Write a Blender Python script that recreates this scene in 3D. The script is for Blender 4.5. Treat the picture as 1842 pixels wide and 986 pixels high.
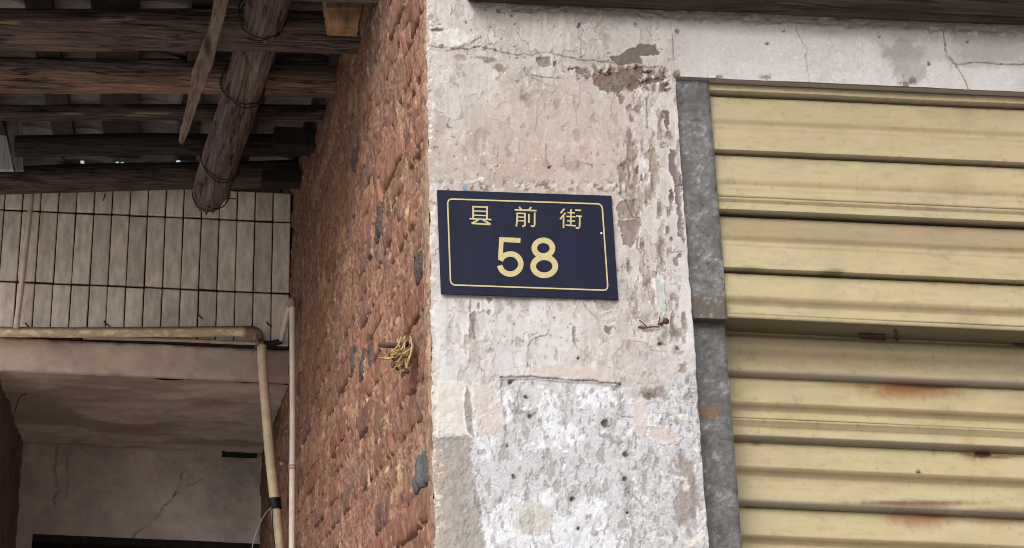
import bpy, bmesh, math, random
import numpy as np

# ------------------------------------------------------------------ clear
for o in list(bpy.data.objects):
    bpy.data.objects.remove(o)
scene = bpy.context.scene
COL = scene.collection
random.seed(58)
RNG = np.random.RandomState(58)

# ------------------------------------------------------------------ camera
IW, IH = 1842., 986.
F, PX0, PY0 = 2740., 280., 493.            # focal length and principal point of the cropped photograph
ROLL = math.atan2(40, 907)
PITCH = math.atan(math.hypot(40, 907) / F)
CR, SR, CT, ST = math.cos(ROLL), math.sin(ROLL), math.cos(PITCH), math.sin(PITCH)
CZ = 1.5
cam_d = bpy.data.cameras.new('camera')
cam = bpy.data.objects.new('camera', cam_d)
COL.objects.link(cam)
cam_d.sensor_fit = 'HORIZONTAL'
cam_d.sensor_width = 36.0
cam_d.lens = 36.0 * F / IW
cam_d.shift_x = (IW / 2 - PX0) / IW
cam_d.shift_y = -(IH / 2 - PY0) / IW
cam_d.clip_start = 0.05
cam_d.clip_end = 500
from mathutils import Matrix, Vector
right = Vector((1, 0, 0)); upv = Vector((0, -ST, CT)); fwd = Vector((0, CT, ST))
r2 = right * CR + upv * SR                 # image right / image up in the world
u2 = -right * SR + upv * CR
# image right axis (cos r, sin r down) holds world X ; so world X = CR*imgx - SR*imgup
r2 = right * CR + upv * SR
u2 = upv * CR - right * SR
M = Matrix((r2, u2, -fwd)).transposed().to_4x4()
M.translation = Vector((0, 0, CZ))
cam.matrix_world = M
scene.camera = cam

# ------------------------------------------------------------------ world, sun, exposure
SUN_EL, SUN_AZ = math.radians(34), math.radians(212)      # behind the photographer, a little to the left
world = bpy.data.worlds.new('World'); scene.world = world
world.use_nodes = True
wn = world.node_tree.nodes; wl = world.node_tree.links
wn.clear()
sky = wn.new('ShaderNodeTexSky'); sky.sky_type = 'NISHITA'; sky.sun_disc = False
sky.sun_elevation = SUN_EL; sky.sun_rotation = SUN_AZ
sky.air_density = 1.0; sky.dust_density = 6.0; sky.ozone_density = 1.0
hs = wn.new('ShaderNodeHueSaturation'); hs.inputs['Saturation'].default_value = 0.2
bg = wn.new('ShaderNodeBackground'); bg.inputs['Strength'].default_value = 0.15
wo = wn.new('ShaderNodeOutputWorld')
wl.new(sky.outputs[0], hs.inputs['Color']); wl.new(hs.outputs[0], bg.inputs['Color']); wl.new(bg.outputs[0], wo.inputs[0])
sun_d = bpy.data.lights.new('sun', 'SUN'); sun_d.energy = 0.75; sun_d.angle = math.radians(32); sun_d.color = (1.0, 0.97, 0.93)
sun = bpy.data.objects.new('sun', sun_d); COL.objects.link(sun)
sdir = Vector((math.sin(SUN_AZ) * math.cos(SUN_EL), math.cos(SUN_AZ) * math.cos(SUN_EL), math.sin(SUN_EL)))
sun.rotation_euler = sdir.to_track_quat('Z', 'Y').to_euler()
sun.location = (0, -5, 9)
scene.view_settings.view_transform = 'Standard'
scene.view_settings.look = 'None'
scene.view_settings.exposure = 0.48
scene.view_settings.gamma = 1.0
scene.render.engine = 'CYCLES'
scene.cycles.filter_width = 1.0
scene.cycles.max_bounces = 8
scene.cycles.diffuse_bounces = 5

# ------------------------------------------------------------------ pixel <-> place helpers
def ray(px, py):
    a, b = (px - PX0) / F, (py - PY0) / F
    x = a * CR + b * SR; v = a * SR - b * CR
    return (x, CT - v * ST, ST + v * CT)
def aY(px, py, Y):
    d = ray(px, py); t = Y / d[1]; return np.array((d[0] * t, Y, CZ + d[2] * t))
def aX(px, py, X):
    d = ray(px, py); t = X / d[0]; return np.array((X, d[1] * t, CZ + d[2] * t))
def aZ(px, py, Z):
    d = ray(px, py); t = (Z - CZ) / d[2]; return np.array((d[0] * t, d[1] * t, Z))
def proj(P):
    X, Y, Z = P[..., 0], P[..., 1], P[..., 2] - CZ
    d = Y * CT + Z * ST; v = -Y * ST + Z * CT
    return PX0 + F / d * (X * CR + v * SR), PY0 + F / d * (X * SR - v * CR), d

# ------------------------------------------------------------------ noise
_perm = np.random.RandomState(7).permutation(256)
_perm = np.concatenate([_perm, _perm, _perm])
_val = np.random.RandomState(8).rand(256) * 2 - 1
def vnoise(p):
    p = np.asarray(p, float)
    i = np.floor(p).astype(np.int64); f = p - i
    u = f * f * (3 - 2 * f); i &= 255
    out = 0.
    for dx in (0, 1):
        wx = u[..., 0] if dx else 1 - u[..., 0]
        hx = _perm[(i[..., 0] + dx) & 255]
        for dy in (0, 1):
            wy = u[..., 1] if dy else 1 - u[..., 1]
            hy = _perm[(hx + i[..., 1] + dy) & 255]
            for dz in (0, 1):
                wz = u[..., 2] if dz else 1 - u[..., 2]
                h = _perm[(hy + i[..., 2] + dz) & 255]
                out = out + wx * wy * wz * _val[h]
    return out
def fbm(p, octv=4, gain=.5, lac=2.03, seed=0):
    p = np.asarray(p, float) + seed * 17.37
    a, s, n = 1., 0., 0.
    for _ in range(octv):
        s = s + a * vnoise(p); n += a; a *= gain; p = p * lac + 3.1
    return s / n * 1.6
def sstep(a, b, x):
    t = np.clip((x - a) / (b - a), 0, 1); return t * t * (3 - 2 * t)
def lin(c):
    c = np.asarray(c, float) / 255.
    return np.where(c <= .04045, c / 12.92, ((c + .055) / 1.055) ** 2.4)
def mixc(col, c, m):
    m = np.asarray(m)[..., None]
    return col * (1 - m) + np.asarray(c) * m

# ------------------------------------------------------------------ materials
def new_mat(name):
    m = bpy.data.materials.new(name); m.use_nodes = True
    nt = m.node_tree; nt.nodes.clear()
    out = nt.nodes.new('ShaderNodeOutputMaterial'); b = nt.nodes.new('ShaderNodeBsdfPrincipled')
    nt.links.new(b.outputs[0], out.inputs[0])
    return m, nt, b
def mat(name, color=None, rough=.85, nscale=60., namt=.25, bscale=300., bstr=.3, bdist=.002, spec=.3, metal=0., objvar=0., stretch=(1, 1, 1), ramp=None, split=0.):
    """vertex colour 'Col' (color None) or a plain colour, broken up by noise, with fine relief"""
    m, nt, b = new_mat(name); N, L = nt.nodes, nt.links
    if color is None:
        a = N.new('ShaderNodeAttribute'); a.attribute_name = 'Col'; src = a.outputs['Color']
    else:
        rgb = N.new('ShaderNodeRGB'); rgb.outputs[0].default_value = (*lin(color), 1); src = rgb.outputs[0]
    tc = N.new('ShaderNodeTexCoord'); mp = N.new('ShaderNodeMapping'); mp.inputs['Scale'].default_value = stretch
    L.new(tc.outputs['Object'], mp.inputs['Vector'])
    oi = N.new('ShaderNodeObjectInfo')
    ad = N.new('ShaderNodeVectorMath'); ad.operation = 'ADD'
    L.new(mp.outputs[0], ad.inputs[0])
    rv = N.new('ShaderNodeVectorMath'); rv.operation = 'SCALE'; rv.inputs[0].default_value = (13, 29, 41)
    L.new(oi.outputs['Random'], rv.inputs['Scale']); L.new(rv.outputs[0], ad.inputs[1])
    if ramp:
        cr = N.new('ShaderNodeValToRGB'); e = cr.color_ramp.elements
        while len(e) < len(ramp): e.new(.5)
        for k, (p, c) in enumerate(ramp):
            e[k].position = p; e[k].color = (*lin(c), 1)
        L.new(oi.outputs['Random'], cr.inputs[0]); src = cr.outputs[0]
    n = N.new('ShaderNodeTexNoise'); n.inputs['Scale'].default_value = nscale; n.inputs['Detail'].default_value = 6; n.inputs['Roughness'].default_value = .65
    L.new(ad.outputs[0], n.inputs['Vector'])
    mr = N.new('ShaderNodeMapRange'); mr.inputs['From Min'].default_value = .25; mr.inputs['From Max'].default_value = .75
    mr.inputs['To Min'].default_value = 1 - namt; mr.inputs['To Max'].default_value = 1 + namt
    L.new(n.outputs['Fac'], mr.inputs['Value'])
    mul = N.new('ShaderNodeVectorMath'); mul.operation = 'SCALE'
    L.new(src, mul.inputs[0]); L.new(mr.outputs[0], mul.inputs['Scale'])
    fin = mul.outputs[0]
    if objvar:
        m2 = N.new('ShaderNodeMapRange'); m2.inputs['To Min'].default_value = 1 - objvar; m2.inputs['To Max'].default_value = 1 + objvar
        L.new(oi.outputs['Random'], m2.inputs['Value'])
        s2 = N.new('ShaderNodeVectorMath'); s2.operation = 'SCALE'
        L.new(fin, s2.inputs[0]); L.new(m2.outputs[0], s2.inputs['Scale']); fin = s2.outputs[0]
    spl = None
    if split:                                # long dark drying splits along the grain
        n4 = N.new('ShaderNodeTexNoise'); n4.inputs['Scale'].default_value = split; n4.inputs['Detail'].default_value = 3; n4.inputs['Roughness'].default_value = .55
        L.new(ad.outputs[0], n4.inputs['Vector'])
        sb = N.new('ShaderNodeMath'); sb.operation = 'SUBTRACT'; sb.inputs[1].default_value = .5; L.new(n4.outputs['Fac'], sb.inputs[0])
        ab = N.new('ShaderNodeMath'); ab.operation = 'ABSOLUTE'; L.new(sb.outputs[0], ab.inputs[0])
        sm = N.new('ShaderNodeMapRange'); sm.inputs['From Max'].default_value = .028; sm.inputs['To Min'].default_value = .22; L.new(ab.outputs[0], sm.inputs['Value'])
        s3 = N.new('ShaderNodeVectorMath'); s3.operation = 'SCALE'; L.new(fin, s3.inputs[0]); L.new(sm.outputs[0], s3.inputs['Scale']); fin = s3.outputs[0]; spl = sm.outputs[0]
    L.new(fin, b.inputs['Base Color'])
    b.inputs['Roughness'].default_value = rough
    b.inputs['Specular IOR Level'].default_value = spec
    b.inputs['Metallic'].default_value = metal
    if bstr:
        n2 = N.new('ShaderNodeTexNoise'); n2.inputs['Scale'].default_value = bscale; n2.inputs['Detail'].default_value = 5; n2.inputs['Roughness'].default_value = .6
        L.new(ad.outputs[0], n2.inputs['Vector'])
        bp = N.new('ShaderNodeBump'); bp.inputs['Strength'].default_value = bstr; bp.inputs['Distance'].default_value = bdist
        L.new(n2.outputs['Fac'], bp.inputs['Height']); L.new(bp.outputs[0], b.inputs['Normal'])
    return m

MT = {}
MT['plaster'] = mat('weathered_plaster', nscale=140, namt=.10, bscale=420, bstr=.35, bdist=.0015, spec=.25)
MT['masonry'] = mat('rough_brown_masonry', nscale=120, namt=.6, bscale=210, bstr=.5, bdist=.004, stretch=(1, 1, .35), spec=.15, rough=.95)
MT['brick'] = mat('old_red_brick', ramp=[(0, (116, 88, 76)), (.2, (130, 97, 80)), (.42, (122, 85, 71)), (.62, (144, 112, 87)), (.78, (104, 82, 74)), (.9, (132, 91, 74)), (1, (112, 92, 80))],
                  nscale=110, namt=.65, bscale=190, bstr=.5, bdist=.005, stretch=(1, 1, .35), spec=.15, rough=.95)
MT['brick_dark'] = mat('burnt_grey_brick', (88, 88, 90), nscale=60, namt=.45, bscale=160, bstr=.8, bdist=.005, spec=.3, rough=.8)
MT['brick_brown'] = mat('dark_brown_brick', (98, 86, 82), nscale=70, namt=.5, bscale=170, bstr=1., bdist=.01, spec=.2, rough=.9)
MT['wood'] = mat('old_dark_wood', nscale=40, namt=.5, bscale=120, bstr=.8, bdist=.004, spec=.2, rough=.85, stretch=(1, .5, .15))
MT['log'] = mat('old_log_wood', nscale=150, namt=.75, bscale=170, bstr=1., bdist=.006, spec=.2, rough=.85, stretch=(.06, 1, 1), split=34)
MT['pole'] = mat('weathered_pole_wood', nscale=150, namt=.55, bscale=170, bstr=.9, bdist=.006, spec=.2, rough=.85, stretch=(1, .07, .7), split=30)
MT['tile'] = mat('cream_facade_tile', (230, 218, 206), nscale=18, namt=.36, bscale=90, bstr=.2, bdist=.0015, spec=.5, rough=.35, objvar=.13, stretch=(2.2, 1, .7))
MT['grout'] = mat('dark_tile_joint', (58, 42, 36), nscale=40, namt=.3)
MT['roof_tile'] = mat('grey_clay_roof_tile', (118, 115, 113), nscale=14, namt=.5, bscale=120, bstr=.3, objvar=.55, rough=.9)
MT['rail'] = mat('galvanised_steel', nscale=320, namt=.55, bscale=240, bstr=.25, bdist=.001, rough=.6, spec=.5)
MT['shutter'] = mat('cream_painted_steel', nscale=22, namt=.07, bscale=130, bstr=.12, bdist=.0012, rough=.5, spec=.4, stretch=(.35, 1, 1))
MT['plate'] = mat('navy_enamel', (15, 18, 40), nscale=26, namt=.28, bscale=90, bstr=.04, rough=.5, spec=.18, stretch=(1, 1, .15))
MT['gold'] = mat('gold_print', (164, 151, 108), nscale=120, namt=.14, bscale=300, bstr=.1, rough=.5, spec=.4)
MT['pvc'] = mat('aged_pvc', nscale=60, namt=.14, bscale=120, bstr=.1, rough=.55, spec=.35)
MT['wire'] = mat('rusty_wire', (46, 34, 31), nscale=200, namt=.3, rough=.7)
MT['straw'] = mat('straw_rope', (160, 140, 94), nscale=300, namt=.35, bscale=500, bstr=.6, rough=.9, objvar=.2)
MT['straw_dark'] = mat('dark_straw', (96, 80, 52), nscale=300, namt=.4, bscale=500, bstr=.6, rough=.95)
MT['black'] = mat('black_tape', (22, 21, 22), nscale=120, namt=.3, rough=.5)
MT['rust'] = mat('rusty_iron', (74, 46, 40), nscale=160, namt=.35, bscale=300, bstr=.5, rough=.8)
MT['ground'] = mat('worn_concrete_paving', (172, 167, 160), nscale=3, namt=.2, bscale=60, bstr=.3, bdist=.004, rough=.9)
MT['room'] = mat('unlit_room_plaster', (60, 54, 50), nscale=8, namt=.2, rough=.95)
MT['paint_fleck'] = mat('blue_paint_fleck', (104, 132, 160), nscale=80, namt=.2, rough=.6)

# ------------------------------------------------------------------ mesh helpers
def tag(o, label=None, cat=None, group=None, kind=None):
    if label: o['label'] = label
    if cat: o['category'] = cat
    if group: o['group'] = group
    if kind: o['kind'] = kind
    return o
def link(name, me, m=None, parent=None):
    o = bpy.data.objects.new(name, me); COL.objects.link(o)
    if m is not None and me is not None and not me.materials: me.materials.append(m)
    if parent is not None: o.parent = parent
    return o
def thing(name, loc, label, cat, group=None):
    """an Empty at the foot of a thing; parts are built in world place and keep it"""
    o = bpy.data.objects.new(name, None); COL.objects.link(o)
    o.location = tuple(float(v) for v in loc); o.empty_display_size = .05
    return tag(o, label, cat, group)
def adopt(child, parent):
    child.parent = parent
    child.matrix_parent_inverse = Matrix.Translation(-parent.location) if parent.type == 'EMPTY' else Matrix()
    return child
def raw_mesh(name, V, Fq, colr=None, smooth=True):
    """V (n,3) float, Fq (m,4) or (m,3) int"""
    V = np.asarray(V, np.float32).reshape(-1, 3); Fq = np.asarray(Fq, np.int32); k = Fq.shape[1]
    me = bpy.data.meshes.new(name)
    me.vertices.add(len(V)); me.vertices.foreach_set('co', V.ravel())
    me.loops.add(Fq.size); me.loops.foreach_set('vertex_index', Fq.ravel())
    me.polygons.add(len(Fq)); me.polygons.foreach_set('loop_start', np.arange(0, Fq.size, k, dtype=np.int32))
    me.polygons.foreach_set('use_smooth', np.full(len(Fq), smooth, bool))
    if colr is not None:
        at = me.attributes.new('Col', 'FLOAT_COLOR', 'POINT')
        c = np.ones((len(V), 4), np.float32); c[:, :3] = np.clip(np.asarray(colr).reshape(-1, 3), .002, 1)
        at.data.foreach_set('color', c.ravel())
    me.update(calc_edges=True); me.validate()
    return me
def grid_faces(nv, nu, wrap=False):
    i = np.arange(nv - 1)[:, None]; j = np.arange(nu if wrap else nu - 1)[None, :]
    jn = (j + 1) % nu
    a = i * nu + j; b = i * nu + jn; c = (i + 1) * nu + jn; d = (i + 1) * nu + j
    return np.stack([a, b, c, d], -1).reshape(-1, 4)
def grid_obj(name, P, C, m, parent=None, smooth=True, flip=False, wrap=False):
    nv, nu = P.shape[:2]; Fq = grid_faces(nv, nu, wrap)
    if flip: Fq = Fq[:, ::-1]
    me = raw_mesh(name, P, Fq, C, smooth); o = link(name, me, m)
    if parent is not None: adopt(o, parent)
    return o
def box_mesh(name, lo, hi, bev=0.):
    bm = bmesh.new(); bmesh.ops.create_cube(bm, size=1)
    lo, hi = np.minimum(lo, hi), np.maximum(lo, hi)
    for v in bm.verts:
        v.co = Vector([float(lo[k] + (v.co[k] + .5) * (hi[k] - lo[k])) for k in range(3)])
    if bev: bmesh.ops.bevel(bm, geom=list(bm.edges), offset=bev, segments=2, affect='EDGES', profile=.6)
    me = bpy.data.meshes.new(name); bm.to_mesh(me); bm.free(); return me
def box(name, lo, hi, m, parent=None, bev=0., colr=None):
    me = box_mesh(name, np.array(lo, float), np.array(hi, float), bev)
    if colr is not None:
        at = me.attributes.new('Col', 'FLOAT_COLOR', 'POINT')
        at.data.foreach_set('color', np.tile(np.append(lin(colr), 1).astype(np.float32), len(me.vertices)))
    o = link(name, me, m)
    if parent is not None: adopt(o, parent)
    return o
def frames(pts):
    pts = np.asarray(pts, float); t = np.gradient(pts, axis=0)
    t /= np.linalg.norm(t, axis=1)[:, None]
    n = np.zeros_like(t); a = np.array((0, 0, 1.)) if abs(t[0, 2]) < .8 else np.array((0, 1., 0))
    n0 = a - t[0] * a.dot(t[0]); n[0] = n0 / np.linalg.norm(n0)
    for i in range(1, len(t)):
        v = n[i - 1] - t[i] * n[i - 1].dot(t[i]); n[i] = v / np.linalg.norm(v)
    return pts, t, n, np.cross(t, n)
def catmull(pts, k=8):
    pts = np.asarray(pts, float); P = np.vstack([2 * pts[0] - pts[1], pts, 2 * pts[-1] - pts[-2]]); out = []
    for i in range(1, len(P) - 2):
        for s in np.linspace(0, 1, k, endpoint=False):
            p0, p1, p2, p3 = P[i - 1:i + 3]
            out.append(.5 * (2 * p1 + (p2 - p0) * s + (2 * p0 - 5 * p1 + 4 * p2 - p3) * s * s + (3 * p1 - p0 - 3 * p2 + p3) * s ** 3))
    out.append(pts[-1]); return np.array(out)
def tube(name, pts, r, m, parent=None, nr=12, colf=None, radf=None, caps=True):
    """tube along pts. r scalar or per point; radf(theta,s,P)->factor ; colf(theta,s,P)->colour"""
    pts, t, n, b = frames(pts); L = np.concatenate([[0], np.cumsum(np.linalg.norm(np.diff(pts, axis=0), axis=1))])
    th = np.linspace(0, 2 * math.pi, nr, endpoint=False)
    R = np.broadcast_to(np.asarray(r, float), (len(pts),))[:, None] * np.ones(nr)
    dirs = n[:, None] * np.cos(th)[None, :, None] + b[:, None] * np.sin(th)[None, :, None]
    TH, S = np.meshgrid(th, L)
    if radf is not None: R = R * radf(TH, S, dirs)
    P = pts[:, None] + dirs * R[..., None]
    C = colf(TH, S, dirs, P) if colf is not None else None
    V = P.reshape(-1, 3); Fq = grid_faces(len(pts), nr, True)[:, ::-1]
    tris = []
    if caps:
        nV = len(V); V = np.vstack([V, pts[0] - t[0] * R[0].mean() * .08, pts[-1] + t[-1] * R[-1].mean() * .08])
        e = (len(pts) - 1) * nr
        for j in range(nr):
            jn = (j + 1) % nr
            tris.append((nV, j, jn, jn)); tris.append((nV + 1, e + jn, e + j, e + j))
        if C is not None:
            C = np.vstack([C.reshape(-1, 3), C[0].mean(0) * .8, C[-1].mean(0) * .8])
    me = bpy.data.meshes.new(name)
    faces = [tuple(map(int, q)) for q in Fq] + [tuple(map(int, q[:3])) for q in tris]
    me.from_pydata([tuple(map(float, v)) for v in V], [], faces)
    me.polygons.foreach_set('use_smooth', np.ones(len(me.polygons), bool))
    if C is not None:
        at = me.attributes.new('Col', 'FLOAT_COLOR', 'POINT')
        c = np.ones((len(V), 4), np.float32); c[:, :3] = np.clip(C.reshape(-1, 3), .002, 1); at.data.foreach_set('color', c.ravel())
    me.update(); o = link(name, me, m)
    if parent is not None: adopt(o, parent)
    return o
def prism(name, poly, thick, m, parent=None, direction=(0, 1, 0)):
    """extrude a closed 3-D outline along direction"""
    poly = [Vector([float(q) for q in p]) for p in poly]; d = Vector(direction) * thick; n = len(poly)
    me = bpy.data.meshes.new(name)
    me.from_pydata([*poly, *[p + d for p in poly]], [], [tuple(range(n)), tuple(range(2 * n - 1, n - 1, -1))] + [(i, i + n, (i + 1) % n + n, (i + 1) % n) for i in range(n)])
    bm = bmesh.new(); bm.from_mesh(me); bmesh.ops.recalc_face_normals(bm, faces=bm.faces); bm.to_mesh(me); bm.free()
    o = link(name, me, m)
    if parent is not None: adopt(o, parent)
    return o

# ------------------------------------------------------------------ the place: key planes
YF = 2.47                                   # front of the plastered pillar
XS = 0.467                                  # brick side of the pillar
XR = 0.915                                  # right edge of the pillar
YT = 4.995                                  # tiled lintel over the recess
YB = 6.18                                   # back wall of the recess
XL = -0.52                                  # left cheek of the recess
ZE = 2.872                                  # underside of the eave beam
ZL = 2.735                                  # underside of the lintel
ZBEAM0, ZBEAM1 = 2.787, 2.905
def zlog(Y): return 3.26 + .142 * (Y - 3.37)  # roof pitch through the log centres

# ground
g = 60
me = raw_mesh('ground', [(-g, -g, 0), (g, -g, 0), (g, g, 0), (-g, g, 0)], [(0, 1, 2, 3)]); tag(link('ground', me, MT['ground']), kind='structure')
box('step', (XL + .01, YT - .4, .004), (XS - .02, YB - .02, .13), MT['ground'], bev=.01)
tag(bpy.data.objects['step'], kind='structure')

# ------------------------------------------------------------------ 2-D drawing on walls (wear with its own shape)
class Canvas:
    def __init__(s, P, base):
        s.P = P; s.px, s.py, _ = proj(P)
        s.col = np.ones(P.shape) * lin(base); s.h = np.zeros(P.shape[:2])
        q = np.stack([s.px, s.py, np.zeros_like(s.px)], -1)
        s.q = q
        s.wx = fbm(q / 14., 4, seed=1); s.wy = fbm(q / 14., 4, seed=2)
        s.rag = fbm(q / 7., 3, seed=90); s.fx = fbm(q / 4., 2, seed=3); s.fy = fbm(q / 4., 2, seed=4)
    def n(s, size, octv=4, seed=0, sx=1, sy=1):
        return fbm(s.q / size * np.array((1. / sx, 1. / sy, 1)), octv, seed=seed)
    def mix(s, c, m): s.col = mixc(s.col, lin(c), np.clip(m, 0, 1))
    def sd(s, poly, warp=4., fine=1.2):
        x = s.px + s.wx * warp + s.fx * fine; y = s.py + s.wy * warp + s.fy * fine
        d = np.full(x.shape, 1e9); ins = np.zeros(x.shape, bool); n = len(poly)
        for k in range(n):
            x0, y0 = poly[k]; x1, y1 = poly[(k + 1) % n]; ex, ey = x1 - x0, y1 - y0
            t = np.clip(((x - x0) * ex + (y - y0) * ey) / (ex * ex + ey * ey + 1e-9), 0, 1)
            d = np.minimum(d, np.hypot(x - x0 - t * ex, y - y0 - t * ey))
            if y0 != y1:
                c = ((y0 > y) != (y1 > y)) & (x < (x1 - x0) * (y - y0) / (y1 - y0) + x0); ins ^= c
        return np.where(ins, -d, d)
    def line(s, pts, warp=2., fine=1.):
        x = s.px + s.wx * warp + s.fx * fine; y = s.py + s.wy * warp + s.fy * fine
        d = np.full(x.shape, 1e9)
        for (x0, y0), (x1, y1) in zip(pts[:-1], pts[1:]):
            ex, ey = x1 - x0, y1 - y0
            t = np.clip(((x - x0) * ex + (y - y0) * ey) / (ex * ex + ey * ey + 1e-9), 0, 1)
            d = np.minimum(d, np.hypot(x - x0 - t * ex, y - y0 - t * ey))
        return d
    def peel(s, poly, c, depth=.0012, warp=5., fine=1.5, rim=True, soft=1.2, mott=.25):
        d = s.sd(poly, warp, fine); m = sstep(soft, -soft, d)
        cc = lin(c) * (1 + mott * s.n(7, 3, seed=9))[..., None]
        s.col = s.col * (1 - m[..., None]) + cc * m[..., None]
        if rim:
            r = sstep(3.2, 1., np.abs(d - 1.5)); s.col = s.col * (1 + .12 * r[..., None]); s.h += .0005 * r
        s.h -= depth * m
    def blot(s, x, y, rx, ry, c, depth=.002, warp=2.5, soft=.35, amt=1.):
        dx = (s.px + s.wx * warp + s.fx - x) / rx; dy = (s.py + s.wy * warp + s.fy - y) / ry
        d = np.hypot(dx, dy) + .42 * s.rag + .25 * s.fx
        m = sstep(1 + soft, 1 - soft, d) * amt
        s.mix(c, m * (.8 + .2 * np.clip(s.fy, -1, 1))); s.h -= depth * m
        r = sstep(.5, .1, np.abs(d - 1.35)) * sstep(.3, .6, -s.rag); s.col = s.col * (1 + .10 * (r * amt)[..., None])
    def crack(s, pts, w=1., c=(70, 60, 56), depth=.002, warp=2., amt=1.):
        d = s.line(pts, warp); m = sstep(w + .8, w * .4, d + .5 * s.rag) * amt * (.75 + .25 * s.fy)
        s.mix(c, np.clip(m, 0, 1)); s.h -= depth * m; s.h += .0006 * sstep(5, 1.5, d) * (1 - m)

def paint_plaster(cv):
    n1 = cv.n(170, 4, 11); n2 = cv.n(40, 4, 12); n3 = cv.n(9, 4, 13); nv = cv.n(22, 4, 14, sx=1, sy=5); px, py = cv.px, cv.py
    # limewash: warm beige in the upper pillar, pinker below, greyer on the lintel
    cv.mix((208, 202, 200), sstep(1150, 1300, px))
    cv.mix((210, 206, 207), sstep(380, 620, py) * .85)
    cv.mix((184, 172, 164), sstep(.05, .75, n1) * .6 * sstep(1250, 1150, px))
    cv.mix((160, 148, 140), sstep(.15, .8, nv) * .5 * sstep(1250, 1150, px) * sstep(90, 150, py))
    cv.mix((212, 205, 200), sstep(.1, .7, n2) * .35)
    cv.mix((140, 124, 112), sstep(.35, .9, n3) * .30 * sstep(1260, 1180, px))
    cv.mix((150, 142, 138), sstep(.2, .8, cv.n(60, 5, 15, sx=3)) * .4 * sstep(1180, 1260, px))
    cv.h += .0022 * n1 + .0010 * n2 + .00035 * n3
    # flaking paint coats: plateaus with thin raised, dirty edges
    for sz, sd_, lo, amp in ((26, 101, -.2, .0007), (13, 102, .0, .0005), (44, 103, -.3, .0008)):
        nf = cv.n(sz, 4, sd_, sx=.8, sy=1.5); msk = sstep(lo, lo + .5, cv.n(90, 3, sd_ + 10)) * (.35 + .65 * sstep(1260, 1190, px))
        cv.h += amp * sstep(-.03, .03, nf) * msk; cv.mix((150, 134, 124), sstep(.05, .0, np.abs(nf + .02)) * msk * .65); cv.mix((228, 222, 218), sstep(.05, .0, np.abs(nf - .05)) * msk * .35)
        cv.col = cv.col * (1 + .05 * np.sign(nf) * msk)[..., None]
    vs = cv.n(7, 4, 111, sx=1, sy=7); cv.mix((158, 140, 128), sstep(.25, .8, vs) * .3 * sstep(1250, 1180, px)); cv.col = cv.col * (1 + .045 * cv.n(4, 3, 112))[..., None]
    # greyer, dirtier stain field below the crack
    cv.blot(940, 165, 55, 12, (140, 128, 116), 0, 20, .9, .5); cv.blot(905, 300, 130, 50, (168, 150, 136), 0, 40, .9, .7)
    cv.blot(1000, 225, 130, 80, (178, 164, 152), 0, 40, .9, .75)
    # small random flecks and pits
    fl = cv.n(6, 2, 21); sp = sstep(.62, .8, fl) * sstep(-.1, .5, cv.n(50, 3, 22)); cv.mix((120, 104, 96), sp * .75 * sstep(1250, 1180, px)); cv.h -= .0008 * sp
    cv.mix((226, 220, 214), sstep(.66, .8, cv.n(5, 2, 23)) * sstep(.0, .5, cv.n(60, 3, 24)) * .6)
    # ---- lintel and head of the pillar
    ck = [(762, 84), (790, 86), (819, 90), (864, 86), (902, 95), (929, 100), (984, 95), (1005, 101), (1043, 108), (1081, 110), (1110, 117), (1190, 123)]
    cv.h += .003 * sstep(10, -10, cv.py - np.interp(px, [p[0] for p in ck], [p[1] for p in ck])) * sstep(1260, 1190, px)
    cv.crack(ck, 1.0, (92, 80, 74), .002, 3, .8)
    cv.peel([(782, 60), (800, 55), (830, 55), (845, 65), (862, 68), (850, 75), (830, 85), (800, 90), (788, 75)], (214, 209, 202), -.003, 5, 3, False, 2.)
    cv.blot(790, 55, 14, 3, (90, 76, 70), .003)
    cv.blot(858, 0, 7, 5, (84, 70, 64), .004); cv.blot(1040, 48, 3, 4.5, (84, 72, 68), .004); cv.blot(897, 20, 5, 4, (130, 116, 108), .002)
    cv.crack([(812, 10), (814, 20), (810, 28)], .8, (140, 126, 118), .001); cv.crack([(962, 56), (970, 68), (976, 72)], .8, (206, 198, 190), -.001)
    cv.peel([(964, 105), (990, 104), (991, 117), (978, 121), (967, 117)], (150, 138, 128), .003, 2, 1.2); cv.blot(998, 115, 3, 4, (110, 96, 90), .003)
    cv.blot(880, 110, 10, 5, (140, 122, 112), .002, 5); cv.blot(830, 105, 9, 5, (160, 142, 130), .001, 5); cv.blot(898, 122, 9, 5, (136, 120, 110), .002, 5)
    cv.crack([(955, 136), (970, 138), (985, 140), (1010, 140)], .9, (104, 90, 84), .0015)
    cv.crack([(942, 122), (952, 138), (975, 150), (995, 156)], .7, (160, 146, 134), .0012)
    # peeled brown patches below the joint, top right
    band = sstep(1.5, -6, cv.sd([(1010, 118), (1060, 116), (1130, 118), (1205, 124), (1212, 168), (1180, 170), (1130, 172), (1078, 150), (1050, 146), (1015, 142)], 9, 3))
    nb = cv.n(11, 4, 31); cv.mix((196, 178, 172), band * .6); mb = band * sstep(-.05, .22, nb); cv.mix((124, 106, 98), mb * .9); cv.h -= .0018 * mb
    mb2 = band * sstep(.42, .6, cv.n(8, 3, 32)); cv.mix((78, 58, 54), mb2); cv.h -= .002 * mb2
    cv.mix((222, 214, 208), band * sstep(.35, .55, cv.n(7, 3, 33)) * .8)
    cv.peel([(1095, 103), (1115, 100), (1126, 91), (1143, 90), (1146, 81), (1178, 83), (1186, 100), (1164, 103), (1150, 102), (1155, 117), (1115, 119), (1098, 110)], (120, 108, 102), .0016, 3, 1.5, True, .8, .15)
    cv.peel([(1070, 132), (1095, 128), (1150, 130), (1162, 145), (1150, 165), (1120, 164), (1085, 165), (1072, 150)], (126, 108, 98), .0015, 8, 4)
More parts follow.
